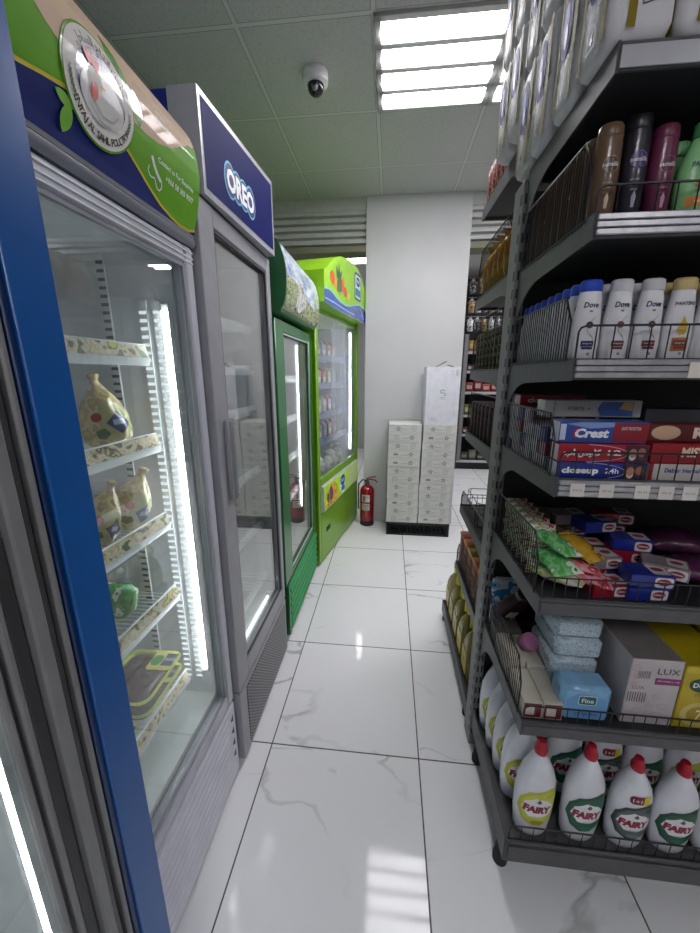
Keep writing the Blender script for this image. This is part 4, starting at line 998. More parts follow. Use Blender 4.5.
DZ = 1.5125
p = dove(hm('#2a4ec0', .35), '#2a2c3a', '#2c3060')
place(p, [(.4045, .868+.041*k, DZ, jit(.05), 'white shampoo bottle with blue cap at the front end of its shelf' if k == 0 else 'blue capped white shampoo bottle in the end column, %s behind the front one' % ORD[k-1]) for k in range(9)])
WCAP = hm('#cfcfd4', .35)
p = dove(WCAP, '#7a2a3c', '#6a3a3c')
place(p, [(.463, .868, DZ, .0, 'white capped shampoo bottle with a maroon dot, right of the blue capped one'), (.463, .912, DZ, 0, 'white capped shampoo bottle directly behind the maroon dotted one'), (.463, .956, DZ, 0, 'white capped shampoo bottle, third behind the maroon dotted one')])
p = dove(WCAP, '#5a3a34', '#6e2c34')
place(p, [(.522, .868, DZ, .0, 'white capped shampoo bottle with a brown dot, third from the shelf end'), (.522, .912, DZ, 0, 'white capped shampoo bottle directly behind the brown dotted one'), (.522, .956, DZ, 0, 'white capped shampoo bottle, third behind the brown dotted one')])
p = dove(hm('#c8b27a', .35), '#5a3a34', '#7e3c30', txt='PANTENE')
place(p, [(.581, .868, DZ, -.05, 'white shampoo bottle with golden emblem, fourth from the shelf end'), (.581, .912, DZ, 0, 'golden emblem shampoo bottle directly behind the front one'), (.640, .872, DZ, 0, 'white shampoo bottle with golden emblem, cut by the right edge'), (.640, .916, DZ, 0, 'golden emblem shampoo bottle behind the one at the right edge')])

# boxes
def box_thing(name, label, cat, sx, sy, sz, base, deco=None, group=None, side=None, c=.0012, top=None):
    """front face at y=0 facing -y, x centred, z from 0"""
    t = thing(name, label, cat, (0, 0, 0), 0, group); b = MB(); b.box(-sx/2, sx/2, 0, sy, 0, sz, base, c); 
    if side: b.box(-sx/2-.0004, -sx/2, .002, sy-.002, .002, sz-.002, side, 0)
    if top: b.box(-sx/2+.002, sx/2-.002, .002, sy-.002, sz, sz+.0004, top, 0)
    if deco: deco(b, lambda off: (lambda u, v: (u, -off, v)))
    b.build('carton', t, .5); return t
AR2 = '\ufe8f\ufe8d \ufeb1\ufeee\ufee0\ufedb'
def d_close(bg, fg, txt, sub):
    def f(b, m):
        b.poly(rect(.045, .092, .002, .038), m(.0008), hm('#3a2a2c', .35)); 
        for (px, pz, r, cc) in ((.060, .022, .010, '#b9826a'), (.078, .024, .010, '#a87260'), (.060, .0145, .009, '#d8d4d4'), (.079, .0145, .009, '#5a3a5a')): b.poly(ell(px, pz, r*.8, r, 12), m(.0014+r*.02), hm(cc, .35))
        for q in line2(ell(-.05, .02, .10, .02, 24, -1.4, 1.4), .001): b.poly(q, m(.001), hm('#b9c4e8', .35))
        b.text(txt, m(.0018), .078, hm(fg, .3), -.045, .020, .019, .05)
        b.text(sub, m(.0018), .028, hm(fg, .3), .022, .022, .012, .02)
    return f
TZ = 1.259
TB = hm('#1c2f8a', .25, coat=.4); TR = hm('#a81a2c', .25, coat=.4)
p = box_thing('toothpaste_box', 'deep blue toothpaste box lying at the bottom front of its shelf', 'toothpaste', .188, .045, .040, TB, d_close(0, '#f2f4fa', 'closeup', '24h'), side=hm('#d8dae6', .4)); p.location = (.472, .848, TZ)
p = box_thing('toothpaste_box', 'red toothpaste box with white lettering lying on the deep blue one', 'toothpaste', .188, .045, .040, TR, d_close(0, '#f4ecec', AR2, '12'), side=hm('#e0d2d2', .4)); p.location = (.472, .850, TZ+.0405)
def d_crest(b, m):
    b.poly(rect(-.092, .02, .003, .045), m(.0006), hm('#2a4a9a', .3)); b.poly(rect(-.092, -.080, .006, .042), m(.0012), hm('#c8d4ea', .3)); b.poly(rect(.02, .092, .003, .045), m(.0006), hm('#8a1f2c', .3))
    b.poly([(-.08, .042), (-.05, .046), (.02, .046), (.02, .036), (-.03, .032)], m(.001), hm('#7f9ac8', .3))
    b.text('Crest', m(.002), .072, hm('#eef2fa', .3), -.025, .022, .021, .05, .15); b.poly(ell(-.058, .022, .006, .012, 12), m(.0014), hm('#c02a3a', .3))
    b.text('CAVITY PROTECTION', m(.0018), .04, hm('#efe2e2', .3), .055, .033, .007)
p = box_thing('toothpaste_box', 'blue and red toothpaste box lying on top of the red lettered one', 'toothpaste', .186, .05, .048, hm('#33549f', .3, coat=.4), d_crest, side=hm('#dfe4ee', .4)); p.location = (.474, .866, TZ+.081)
def d_white(b, m):
    b.poly([(.02, .003), (.092, .003), (.092, .037), (.02, .037), (.012, .02)], m(.0008), hm('#2f5aa8', .3)); b.poly([(.06, .02), (.09, .016), (.09, .036), (.07, .036)], m(.0014), hm('#c89a5a', .3)); b.poly(rect(-.09, -.085, .0, .04), m(.0008), hm('#9a9a9a', .4))
    b.text('FORTE  +  ', m(.0012), .05, hm('#8a2a34', .3), -.03, .02, .009)
p = box_thing('toothpaste_box', 'long white and blue box lying crosswise on top of the toothpaste boxes', 'toothpaste', .222, .045, .040, hm('#b9bab8', .35), d_white); p.location = (.488, .955, TZ+.129)
# white-ended stacks along the shelf end
wp = box_thing('toothpaste_box', '', 'toothpaste', .18, .04, .034, hm('#b9bcc6', .35), lambda b, m: (b.poly(rect(-.08, .08, .005, .029), m(.0006), hm('#8a2030', .3)), b.text('closeup', m(.0012), .07, hm('#f0eef2', .3), -.03, .017, .014)), side=hm('#d3d4d8', .4))
rp = box_thing('toothpaste_box', '', 'toothpaste', .18, .04, .034, hm('#a32236', .35), lambda b, m: b.text('closeup', m(.0012), .08, hm('#f0eef2', .3), -.03, .017, .018, .03), side=hm('#c9a9ae', .4))
bp = box_thing('toothpaste_box', '', 'toothpaste', .18, .04, .034, hm('#36437f', .35), None, side=hm('#7f86b4', .4))
SP = {0: [], 1: [], 2: []}; cn = ['white ended', 'red', 'blue']
for k in range(7):
    nh = 4 if k < 5 else 5
    for h_ in range(nh):
        if k == 0 and h_ == 3: continue
        c = [0, 0, 1, 0, 2, 0, 0][(k*3+h_*2) % 7]
        lay = ['bottom', 'second', 'third', 'fourth', 'topmost'][h_]
        SP[c].append((.470+jit(.004), .9245+.0425*k+(.005 if h_ < 3 else .014 if k == 0 else 0), TZ+.0345*h_, 0, '%s toothpaste box, %s layer of the %s stack behind the front boxes' % (cn[c], lay, ORD[k])))
for i, q in ((0, wp), (1, rp), (2, bp)): 
    # keep clear of the crosswise white box
    place(q, [s for s in SP[i] if not (s[1] < 1.01 and s[2] > TZ+.09)], 'small toothpaste boxes in stacks')
def d_red(b, m): b.text('RED', m(.001), .07, hm('#e9d8c8', .3), .03, .020, .024, .05); b.poly(ell(-.06, .02, .03, .016, 16), m(.0008), hm('#c9a888', .3))
def d_mis(b, m):
    b.poly(rect(-.088, .088, .002, .040), m(.0006), hm('#c9c4be', .35)); b.text('Dabur Herbal', m(.0014), .07, hm('#3a4a9a', .3), -.03, .026, .010, .02)
def d_mis2(b, m): b.text('MISWAK', m(.0014), .09, hm('#ead9b9', .3), .01, .024, .022, .04)
q = box_thing('toothpaste_box', 'cream herbal toothpaste box at the bottom, right of the deep blue one', 'toothpaste', .19, .045, .042, hm('#8f2028', .3), d_mis, side=hm('#d9d4cc', .4)); q.location = (.668, .850, TZ)
q = box_thing('toothpaste_box', 'crimson toothpaste box on the cream herbal one', 'toothpaste', .19, .045, .042, hm('#98202a', .3), d_mis2); q.location = (.666, .852, TZ+.0425)
q = box_thing('toothpaste_box', 'dark red toothpaste box topmost at the right of the shelf', 'toothpaste', .19, .05, .04, hm('#5a161c', .3), d_red); q.location = (.664, .870, TZ+.086)
q = box_thing('toothpaste_box', 'grey carton lying behind the dark red toothpaste box', 'toothpaste', .26, .05, .05, hm('#4a4c52', .4), lambda b, m: (b.poly(rect(.06, .12, .004, .046), m(.0008), hm('#3a6ab0', .3)), b.text('L', m(.0016), .02, hm('#dfe6f0', .3), .085, .024, .022))); q.location = (.74, .955, TZ+.10)
q = box_thing('toothpaste_box', 'dark carton underneath the grey carton, right half of the shelf', 'toothpaste', .26, .10, .098, hm('#3a2228', .4)); q.location = (.74, .945, TZ)

# soaps and sachets, fourth shelf down
QZ = .9565
def sachet(label, loc, rot, sx, sy, sz, mt, seed, lab=None, cat='soap pack', deco=None):
    t = thing('refill_pouch', label, cat, loc, 0); t.rotation_euler = rot; rnd = random.Random(seed); ph = [rnd.uniform(0, 6) for _ in range(4)]
    b = MB(); rings = []
    N = 14
    for j in range(N+1):
        v = -1+2*j/N; th = max(.03, (1-abs(v)**3.2)); ring = []
        for i in range(16):
            a = 2*pi*i/16; wx = cos(a); wz = sin(a)
            ring.append((sx/2*wx*(.93+.05*sin(5*v+ph[0])), sy/2*v, sz/2+sz/2*th*wz*(1+.22*sin(6*a+7*v+ph[1])*abs(wz))))
        rings.append(ring)
    b.loft(rings, mt); b.build('pouch', t, 1.3)
    if deco is not None:
        b = MB(); b.poly(rrect(-sx*.26, sx*.26, -sy*.22, sy*.22, .01), lambda u, v: (u, v, sz*1.07), hm(deco, .3)); b.build('printed_label', t)
    return t
PG = speckle('green_pouch_print', ['#3f9a4a', '#5fb866', '#8fd08a', '#6cc07a', '#dfe8d4', '#3a8a46'], 20, .22, (1, 1, 1), 2, .6)
PYE = speckle('yellow_pouch_print', ['#b8902a', '#d0a63a', '#c79a2f', '#8a6a24', '#dcb850'], 18, .25, (1, 1, 1), 2, .6)
PLI = speckle('lime_pouch_print', ['#c9d46a', '#dfe0b0', '#e6e6d4', '#a8bf3a', '#d8d8c4'], 18, .22, (1, 1, 1), 2, .6)
PPK = speckle('pink_pouch_print', ['#d87a8a', '#e6a0a8', '#c84a5a', '#efc4c6', '#b83a4a'], 18, .22, (1, 1, 1), 2, .6)
POL = speckle('olive_pouch_print', ['#5a4a3a', '#7a6a4a', '#6a6a3a', '#8a4a4a', '#4a3a30'], 26, .3, (1, 1, 1), 2, .5)
PPU = speckle('plum_pouch_print', ['#3f1f3a', '#55284a', '#4a2442', '#6a3a5a'], 16, .3, (1, 1, 1), 2, .6)
sachet('shiny green refill pouch lying on the heap near the shelf end', (.430, .935, 1.055), (radians(14), radians(10), radians(30)), .07, .13, .03, PG, 1)
sachet('second green pouch lying below the upper green one', (.434, .91, 1.012), (radians(8), radians(-6), radians(10)), .075, .12, .03, PG, 2)
sachet('golden yellow pouch lying diagonally right of the green ones', (.505, .955, 1.035), (radians(16), radians(-4), radians(25)), .06, .12, .03, PYE, 3)
sachet('lime and white pouch lying in the front corner behind the guard', (.442, .902, .972), (radians(0), radians(6), radians(52)), .065, .12, .03, PLI, 4)
sachet('pink pouch lying in front, pressed against the wire guard', (.512, .902, .974), (radians(4), 0, radians(62)), .07, .12, .028, PPK, 5)
sachet('pale pink pouch on top of the front pink one', (.49, .915, 1.004), (radians(12), radians(4), radians(75)), .06, .11, .022, PPK, 6)
sachet('olive patterned pouch high at the back of the sachet heap', (.452, 1.10, 1.06), (radians(8), 0, radians(-30)), .08, .12, .03, POL, 7)
sachet('brown patterned pouch beside the olive one at the back', (.48, 1.06, 1.03), (radians(14), radians(6), radians(60)), .07, .12, .03, POL, 8)
sachet('plum coloured pouch lying right of the blue soap boxes', (.80, .955, .972), (0, 0, radians(85)), .11, .17, .055, PPU, 9)
sachet('second plum pouch lying behind the front plum one', (.84, 1.11, .974), (0, 0, radians(85)), .12, .17, .07, PPU, 10)
GW = speckle('green_white_sachets', ['#5a6a3a', '#c9cdb0', '#8a9a5a', '#dcdccb', '#a03a4a', '#b9bd94'], 42, .3, (1, 1, 1), 2, .5)
for k in range(6):
    for j in range(2): sachet('green and white sachet in the end stack, place %s from the front, %s layer' % (ORD[k], ['lower', 'upper'][j]), (.4165, .972+.0425*k, .9945+.071*j), (radians(80), 0, 0), .072, .068, .026, GW, 20+k*2+j)['group'] = 'sachets standing along the shelf end'
def soap(c1, c2, lab):
    def deco(b, m):
        b.poly(rect(-.045, .002, .002, .030), m(.0006), hm(c1, .3)); b.poly(rrect(.004, .043, .003, .029, .006), m(.001), hm('#d9d6d6', .3)); b.poly(ell(.023, .017, .015, .009, 16), m(.0016), hm('#8a1c34', .3)); b.text('Lifebuoy', m(.0022), .024, hm('#f2ecec', .3), .023, .017, .006, .02)
    t = box_thing('soap_box', '', 'soap box', .094, .062, .032, hm(c1, .3, coat=.3), deco, 'soap boxes on the sachet shelf')
    b = MB(); b.poly(rrect(.004, .043, .008, .056, .006), lambda u, v: (u, v, .0326), hm('#cfcccc', .3)); b.poly(ell(.023, .034, .014, .010, 16), lambda u, v: (u, v, .0330), hm('#8a1c34', .3)); b.build('top_print', t)
    return t
sb = soap('#1c2f8f', 0, ''); sr = soap('#9a1a2c', 0, ''); sw = soap('#8c8284', 0, ''); sm = soap('#4f1e2a', 0, '')
S = [(.634, .858, QZ, .04, 'blue soap box at the bottom of the front pair by the guard'), (.64, .862, QZ+.033, -.08, 'blue soap box stacked on the front one by the guard'),
     (.665, .99, QZ+.066, -.15, 'blue soap box on top of the red one in the middle stack'), (.60, 1.03, QZ+.099, .2, 'blue soap box high at the back, left of the middle stack'), (.63, .935, QZ, .0, 'blue soap box behind the front pair')]
place(sb, S)
place(sr, [(.555, .862, QZ, .12, 'red soap box lying in front, left of the blue pair'), (.66, .985, QZ+.033, -.1, 'red soap box in the middle stack under a blue one'), (.655, .99, QZ, 0, 'red soap box at the bottom of the middle stack'), (.68, 1.10, QZ+.099, -.1, 'red soap box topmost at the back of the shelf'), (.575, .945, QZ, .3, 'red soap box standing behind the front red one')])
place(sw, [(.572, .94, QZ+.034, .15, 'pale soap box on the red one behind the front row'), (.545, 1.08, QZ+.099, .1, 'pale soap box topmost at the back left of the soap stacks'), (.69, .90, QZ+.04, -.5, 'pale soap box tilted against the blue pair')])
place(sm, [(.575, 1.02, QZ, .05, 'maroon soap box at the bottom, behind the pale one'), (.572, 1.015, QZ+.033, 0, 'maroon soap box, second layer behind the pale one'), (.545, 1.085, QZ, 0, 'maroon soap box at the bottom of the back left stack'), (.547, 1.085, QZ+.033, .05, 'maroon soap box, second layer of the back left stack'), (.545, 1.082, QZ+.066, 0, 'maroon soap box, third layer of the back left stack'),
           (.66, 1.09, QZ, 0, 'maroon soap box at the bottom of the back stack'), (.662, 1.092, QZ+.033, 0, 'maroon soap box, second layer of the back stack'), (.66, 1.095, QZ+.066, 0, 'maroon soap box, third layer of the back stack')])

# fifth shelf down: soap cartons, tissue packs, big soap boxes
RZ = .5865
def cream(label, loc, rz, s=(.05, .075, .055), front=None):
    t = box_thing('soap_carton', label, 'soap box', s[0], s[1], s[2], hm('#c4bfb0', .45), (lambda b, m: (b.poly(rect(-s[0]/2+.003, s[0]/2-.003, .004, s[2]-.004), m(.0006), hm(front, .35)), b.poly(rect(-.018, .008, .012, s[2]-.014), m(.0012), hm('#cfc4bc', .4)))) if front else (lambda b, m: b.text('soap', m(.0008), s[0]*.6, hm('#a89f8c', .4), 0, s[2]*.5, .008)), 'cream soap cartons')
    t.location = loc; t.rotation_euler = (0, 0, rz); return t
cream('cream carton with dark red end, front corner of the shelf, left one', (.404, .848, RZ), 0, (.05, .12, .052), '#6a1a24')
cream('cream carton with dark red end, front corner of the shelf, right one', (.456, .848, RZ), 0, (.05, .12, .052), '#6a1a24')
cream('cream carton upright behind the two red ended ones, left', (.402, .975, RZ), .03, (.048, .07, .075)); cream('cream carton behind the two red ended ones, right', (.454, .972, RZ), -.05, (.05, .07, .062))
cream('cream carton in the third row from the front, left', (.40, 1.052, RZ), 0, (.045, .06, .06)); cream('cream carton in the third row from the front, right', (.452, 1.05, RZ), -.04, (.05, .065, .055))
t = thing('brown_bottle', 'dark brown bottle lying on the cream cartons behind the side guard', 'bottle', (.424, 1.12, RZ+.165)); t.scale = (1.02,)*3; t.rotation_euler = (radians(38), 0, radians(4))
b = MB(); b.loft([[(r*cos(a), r*.62*sin(a), z) for a in [2*pi*i/20 for i in range(20)]] for z, r in ((-.085, .03), (-.08, .036), (-.03, .04), (.02, .038), (.05, .03), (.065, .018), (.075, .015))], hm('#2a1012', .45, spec=.2)); b.build('bottle_body', t, .9)
b = MB(); b.box(-.016, .012, -.028, -.0255, -.05, .0, hm('#b9aa9a', .4), .001); b.build('sticker', t)
b = MB(); b.lathe([(.018, .076), (.018, .098)], hm('#2a1012', .4), 14); b.build('cap', t)
t = thing('pink_tub', 'round pink lidded tub tucked behind the tissue packs', 'tub', (.447, 1.03, RZ+.095)); t.scale = (.72,)*3; t.rotation_euler = (radians(40), radians(15), 0)
b = MB(); b.lathe([(.030, -.03), (.034, -.028), (.035, .0)], hm('#7a4a64', .35), 22); b.build('tub_body', t); b = MB(); b.lathe([(.0365, .001), (.0365, .022), (.034, .025)], hm('#a56a8c', .35), 22); b.build('lid', t)
t = thing('support_carton', 'dull cream carton under the pink tub', 'carton', (.425, 1.125, RZ)); b = MB(); b.box(-.045, .04, 0, .06, 0, .06, hm('#8a8478', .5)); b.build('carton', t)
for k, (yy, lb) in enumerate([(1.2245, 'blue and white wipes pack leaning behind the brown bottle'), (1.2375, 'second blue and white wipes pack at the back near the upright')]):
    t = thing('wipes_pack', lb, 'wipes pack', (.418+.012*k, yy, RZ), 0, 'blue and white wipes packs'); t.rotation_euler = (0, 0, 0)
    b = MB(); b.box(-.035, .05, -.006, .006, 0, .195, speckle('blue_white_wrap', ['#2f7fb8', '#9fcbe0', '#dfe8ec', '#3a8fc4', '#e6ecee'], 16, .25, (1, 1, 1), 1), .008); b.build('pack', t)
TIS = speckle('tissue_wrap_pale', ['#8fa3ae', '#a3b6c0', '#b4c6ce', '#9bafb9', '#c0ced4', '#8a9eaa'], 55, .18, (1, 1, 1), 3, .7)
TISB = mat('tissue_wrap_blue', hexc('#7fb0d4'), .18, var=.12, scale=20, bump=.5)
def tissue(label, loc, sz, mt, logo=False, dp=.16):
    t = thing('tissue_pack', label, 'tissue pack', loc, 0, 'pale blue tissue packs'); b = MB(); b.box(-.064, .064, 0, dp, 0, sz, mt, .012); b.build('pack', t)
    if logo:
        b = MB(); b.poly([(-.05, .01), (.05, .01), (.05, sz-.03), (-.02, sz-.015), (-.05, sz-.035)], lambda u, v: (u, -.0006, v), hm('#6aa0d0', .25)); b.poly(rrect(-.022, .024, sz*.52, sz*.8, .006), lambda u, v: (u, -.0014, v), hm('#cfe2dc', .3)); b.poly(rrect(-.020, .022, sz*.54, sz*.78, .005), lambda u, v: (u, -.002, v), hm('#14605c', .3))
        b.text('Fine', lambda u, v: (u, -.0026, v), .03, hm('#dff0ea', .3), .001, sz*.66, .014, .02); b.text('wipes', lambda u, v: (u, -.0018, v), .06, hm('#2f5f9f', .3), 0, sz*.25, .016); b.build('front_label', t)
    return t
tissue('blue tissue pack with teal logo standing alone in front', (.538, .852, RZ), .105, TISB, True, .07)
for k in range(4): tissue('pale tissue pack in the stack behind the logo pack, %s from the bottom' % ORD[k], (.545-.006*(k % 2), .928+.003*k, RZ+.0005+.0622*k), .0615, TIS)
def d_lux(b, m):
    b.text('LUX', m(.001), .052, hm('#3a3438', .35), .028, .168, .018, .0); b.poly(rect(.0, .062, .128, .148), m(.001), hm('#8a2a6a', .3)); b.text('SOFT TOUCH 6 x 170g', m(.0016), .052, hm('#f0e2ec', .3), .031, .139, .005)
    for (px, pz, w, h) in ((-.028, .155, .028, .022), (-.036, .085, .044, .030)): b.text('||||||||', m(.001), w, hm('#6a5a62', .35), px, pz, h)
    b.text('LUX', m(.001), .030, hm('#8a6a74', .35), -.036, .115, .010)
    for (px, pz, r) in ((-.05, .175, .012), (-.044, .15, .008), (-.05, .125, .008), (.01, .09, .008), (.03, .06, .012), (-.02, .04, .016), (.02, .03, .014), (-.048, .03, .012), (.05, .025, .01), (.0, .06, .008)):
        for q in line2(ell(px, pz, r, r*.8, 10)+[(px+r, pz)], .0012): b.poly(q, m(.001), hm('#b98a9a', .35))
        for a in range(3): 
            for q in line2([(px, pz), (px+r*.8*cos(a*2), pz+r*.7*sin(a*2))], .0011): b.poly(q, m(.001), hm('#c49aa8', .35))
q = box_thing('soap_carton', 'big white soap carton with magenta band, right of the tissue packs', 'soap box', .124, .21, .20, hm('#b9b4b4', .45), d_lux, c=.002, top=hm('#7f7b78', .5)); q.location = (.697, .862, RZ)
DY = hm('#b9a41c', .35)
def d_det(b, m):
    b.poly(rect(-.062, .062, .17, .188), m(.0006), hm('#c8b430', .35)); b.poly(ell(-.015, .135, .034, .022, 24), m(.001), hm('#1f4a3a', .3)); b.text('Dettol', m(.0016), .05, hm('#e8eee6', .3), -.015, .135, .014, .03)
    b.text('Fresh', m(.001), .05, hm('#9a6a24', .3), -.005, .105, .009); b.poly(ell(-.01, .045, .045, .038, 24), m(.001), hm('#cdbf72', .35)); b.poly(ell(-.01, .045, .030, .026, 20), m(.0016), hm('#a8902a', .35)); b.text('7', m(.0022), .016, hm('#e9e2b0', .3), -.01, .045, .03)
q = box_thing('soap_carton', 'yellow soap carton with a dark green oval, right of the big white one', 'soap box', .13, .18, .19, DY, d_det, c=.002); q.location = (.828, .862, RZ)
q = box_thing('soap_carton', 'second yellow soap carton farther right on the same shelf', 'soap box', .13, .18, .19, DY, d_det, c=.002); q.location = (.972, .862, RZ)

# paper roll packs on the top shelf
TPW = mat('tissue_roll_film', (.70, .69, .70), .6, var=.05, scale=14, bump=.5, spec=.12)
def roll_pack():
    t = thing('paper_roll_pack', '', 'paper rolls', (0, 0, 0), 0, 'four-roll packs stacked on top of the shelving'); w, d, h = .108, .120, .262; b = MB()
    def ring(e, z):
        r = .017; return [(x, y, z) for x, y in rrect(-w/2+e, w/2-e, -d/2+e, d/2-e, r, 5)]
    b.loft([ring(.03, 0), ring(.014, .003), ring(.005, .012), ring(.0, .03), ring(.001, .10), ring(.004, .128), ring(.007, .133), ring(.004, .138), ring(.0, .17), ring(.0, .235), ring(.006, .252), ring(.02, .261)], TPW); b.build('wrapped_rolls', t, 1.1)
    GD = hm('#8a7a2c', .6, spec=.1); BL = hm('#1c2a8f', .6, spec=.1); p = MB()
    lm = lambda off: (lambda u, v: (-w/2-off, -u, v))           # -x side, u to the right as seen
    fm = lambda off: (lambda u, v: (u, -d/2-off, v))            # -y side
    for m_, sg in ((lm, 1), (fm, 1)):
        wd = d if m_ is lm else w
        if m_ is lm:
            p.poly(rect(.026, .045, .016, .25), m_(.0008), GD); p.poly(rect(-.046, -.034, .016, .25), m_(.0008), GD)
            p.poly(ell(-.006, .165, .026, .062, 24), m_(.0012), BL); p.poly(ell(-.010, .17, .013, .036, 18), m_(.0018), hm('#4a5ac0', .55)); p.poly(ell(-.004, .145, .007, .022, 14), m_(.0022), hm('#dfe0ee', .5))
            p.text('VIP', m_(.0016), .020, hm('#3a2a7a', .5), .014, .092, .018, .03)
            for q in line2([(-.014, .030), (-.014, .062), (.012, .062), (.012, .030), (-.014, .030)], .0018): p.poly(q, m_(.001), INK)
            p.text('4', m_(.0012), .012, INK, -.001, .046, .022, .04)
        else:
            p.poly(rect(-.026, -.012, .02, .25), m_(.0008), GD)
            for q in line2([(.0, .085), (-.004, .05), (.018, .055)], .0018)+line2([(.0, .085), (.02, .088)], .0018): p.poly(q, m_(.001), INK)
            p.text('4', m_(.0012), .011, INK, .008, .069, .020, .05); p.text('ROLLS', m_(.0012), .020, INK, .026, .066, .006, .01)
            p.poly(ell(-.001, .17, .012, .045, 20), m_(.0012), BL)
    p.build('printed_panel', t); return t
rp_ = roll_pack(); rows = ['front', 'second', 'third', 'fourth', 'fifth', 'sixth', 'seventh']; sp = []
for cx_, cn_ in ((.406, 'end column'), (.520, 'second column'), (.634, 'third column')):
    for k in range(6 if cx_ < .5 else 3):
        for lv in range(2 if k > 1 or cx_ > .5 else 2):
            if lv and cx_ > .6: continue
            sp.append((cx_+jit(.003), .894+.1275*k+(.008 if k > 3 else 0), 2.0402+.264*lv+(.166 if k > 3 else 0), jit(.03), 'white paper roll pack with gold print, %s, %s row, %s' % (cn_, rows[k], ['lower layer', 'upper layer'][lv])))
sp = [s for s in sp if not (s[2] > 2.45+.17)]
place(rp_, sp)

# ---- goods on the far side of the shelving, seen edge on
def simple(name, label, cat, loc, parts, rz=0, group=None):
    t = thing(name, label, cat, loc, rz, group)
    for nm, b in parts: b.build(nm, t, .8)
    return t
REDP = speckle('red_pack_print', ['#5a2020', '#8a2a2a', '#7a2424', '#c9b0a0', '#6a1c20'], 30, .3)
for k in range(5):
    b = MB(); b.box(-.05, .05, -.03, .03, 0, .15, REDP, .01); c = MB(); c.box(-.03, .03, -.002, .002, .15, .17, hm('#7a2a2a', .3), .001)
    simple('snack_bag', 'dark red pack on the highest far side shelf, %s from the outer edge' % ORD[k], 'food pack', (0.453, 1.90-.066*k, 2.201), [('bag', b), ('top_seal', c)], .05*(k % 3), 'dark red packs')
YB = speckle('yellow_bag_print', ['#c99a1a', '#e0b82a', '#d8a820', '#b88418', '#e8cc4a'], 14, .2, (1, 1, 1), 2, .8)
for k in range(6):
    b = MB(); lumpy(b, .048, .032, .10, 60+k, YB, cz=.1, amp=.05); c = MB(); c.loft([[(.04*sx_, -.004*1, zz), (-.04*sx_, -.004, zz), (-.04*sx_, .004, zz), (.04*sx_, .004, zz)] for zz, sx_ in ((.19, .6), (.215, 1.))], YB)
    simple('snack_bag', 'yellow bag on the far side shelf below the red packs, %s from the outer edge' % ORD[k], 'food pack', (0.455, 1.89-.078*k, 1.818), [('bag', b), ('top_seal', c)], .03*k, 'yellow bags')
OLV = speckle('olive_sachets', ['#6a6a44', '#8a8a5a', '#54503a', '#a09a70', '#4a4434'], 30, .35)
for k in range(9):
    b = MB(); b.box(-.05, .05, -.016, .016, 0, .17, OLV, .008); c = MB(); c.poly(rect(-.03, .03, .05, .12), lambda u, v: (u, -.0165, v), hm('#b8b48a', .4))
    simple('food_packet', 'olive packet behind the far side guard, %s from the outer edge' % ORD[k], 'food pack', (0.455, 1.88-.06*k, 1.50), [('packet', b), ('label', c)], 0, 'olive packets')
MAR = speckle('maroon_sachets', ['#3a1c22', '#5a2a34', '#4a2028', '#7a5a5e', '#2f181c'], 26, .35)
for k in range(8):
    b = MB(); b.box(-.05, .05, -.022, .022, 0, .16, MAR, .006); c = MB(); c.poly(rect(-.03, .03, .04, .12), lambda u, v: (u, -.0225, v), hm('#8a6a6e', .4))
    simple('food_packet', 'dark maroon packet on the far side shelf, %s from the outer edge' % ORD[k], 'food pack', (0.455, 1.88-.065*k, 1.20), [('packet', b), ('label', c)], 0, 'maroon packets')
ORB = speckle('orange_brown_print', ['#6a3a30', '#8a4a3c', '#7a4034', '#a86a50', '#5f332c'], 34, .4)
for k in range(5):
    b = MB(); b.box(-.04, .05, -.045, .045, 0, .175, ORB, .003); c = MB(); c.box(-.042, .052, -.047, .047, .1755, .195, hm(['#c8602a', '#d8782a', '#b8a030', '#c86a2a', '#c8602a'][k], .35), .002)
    simple('food_carton', 'brown carton with orange lid behind a low far side guard, %s from the outer edge' % ORD[k], 'carton', (0.448, 1.88-.1*k, .460), [('carton', b), ('lid', c)], 0, 'brown cartons with orange lids')
# wire basket on the far side shelf
b = MB()
for zz in (.0, .06, .11): b.tube([(x, y, zz+.004) for x, y in rrect(-.05, .10, -.12, .12, .03, 4)], .0022, M_WIRE, 5, closed=True)
for x, y in rrect(-.05, .10, -.12, .12, .03, 4)[::2]: b.tube([(x, y, .004), (x, y, .114)], .0015, M_WIRE, 4)
c = MB(); c.box(-.045, .095, -.115, .115, .001, .004, M_DK2, 0)
simple('wire_basket', 'black wire basket standing nearly empty on the far side shelf', 'basket', (0.463, 1.76, .7985), [('wire_frame', b), ('tray', c)])
OIL = film('oil_bottle_plastic', hexc('#8f8440'), .82, .2); YH = hm('#e4da1c', .35)
for k in range(5):
    b = MB(); b.loft([[(x, y, z) for x, y in rrect(-.045+e, .045-e, -.055+e, .055-e, .02, 4)] for z, e in ((0, .012), (.01, .002), (.08, 0), (.17, .002), (.21, .012), (.235, .026), (.25, .034))], OIL)
    c = MB(); c.tube([(-.0, .022, .236), (0, .042, .265), (0, .040, .295), (0, .012, .322), (0, -.022, .320), (0, -.045, .29), (0, -.050, .25), (0, -.046, .205)], .0095, YH, 8)
    d = MB(); d.lathe([(.015, .25), (.015, .272), (.012, .275)], YH, 14, (0, 0))
    e = MB(); e.poly(rrect(-.046, .046, .04, .15, .01), lambda u, v: (-.0458, u, v), hm('#c9b428', .3)); e.text('OIL', lambda u, v: (-.0464, -u, v), .05, hm('#5a4a20', .3), 0, .1, .03)
    simple('oil_bottle', 'cooking oil bottle with yellow handle on the far base shelf, %s from the outer edge' % ORD[k], 'oil bottle', (.428, 2.045-.13*k, .081), [('bottle_body', b), ('handle', c), ('cap', d), ('label', e)], 0, 'yellow handled bottles')

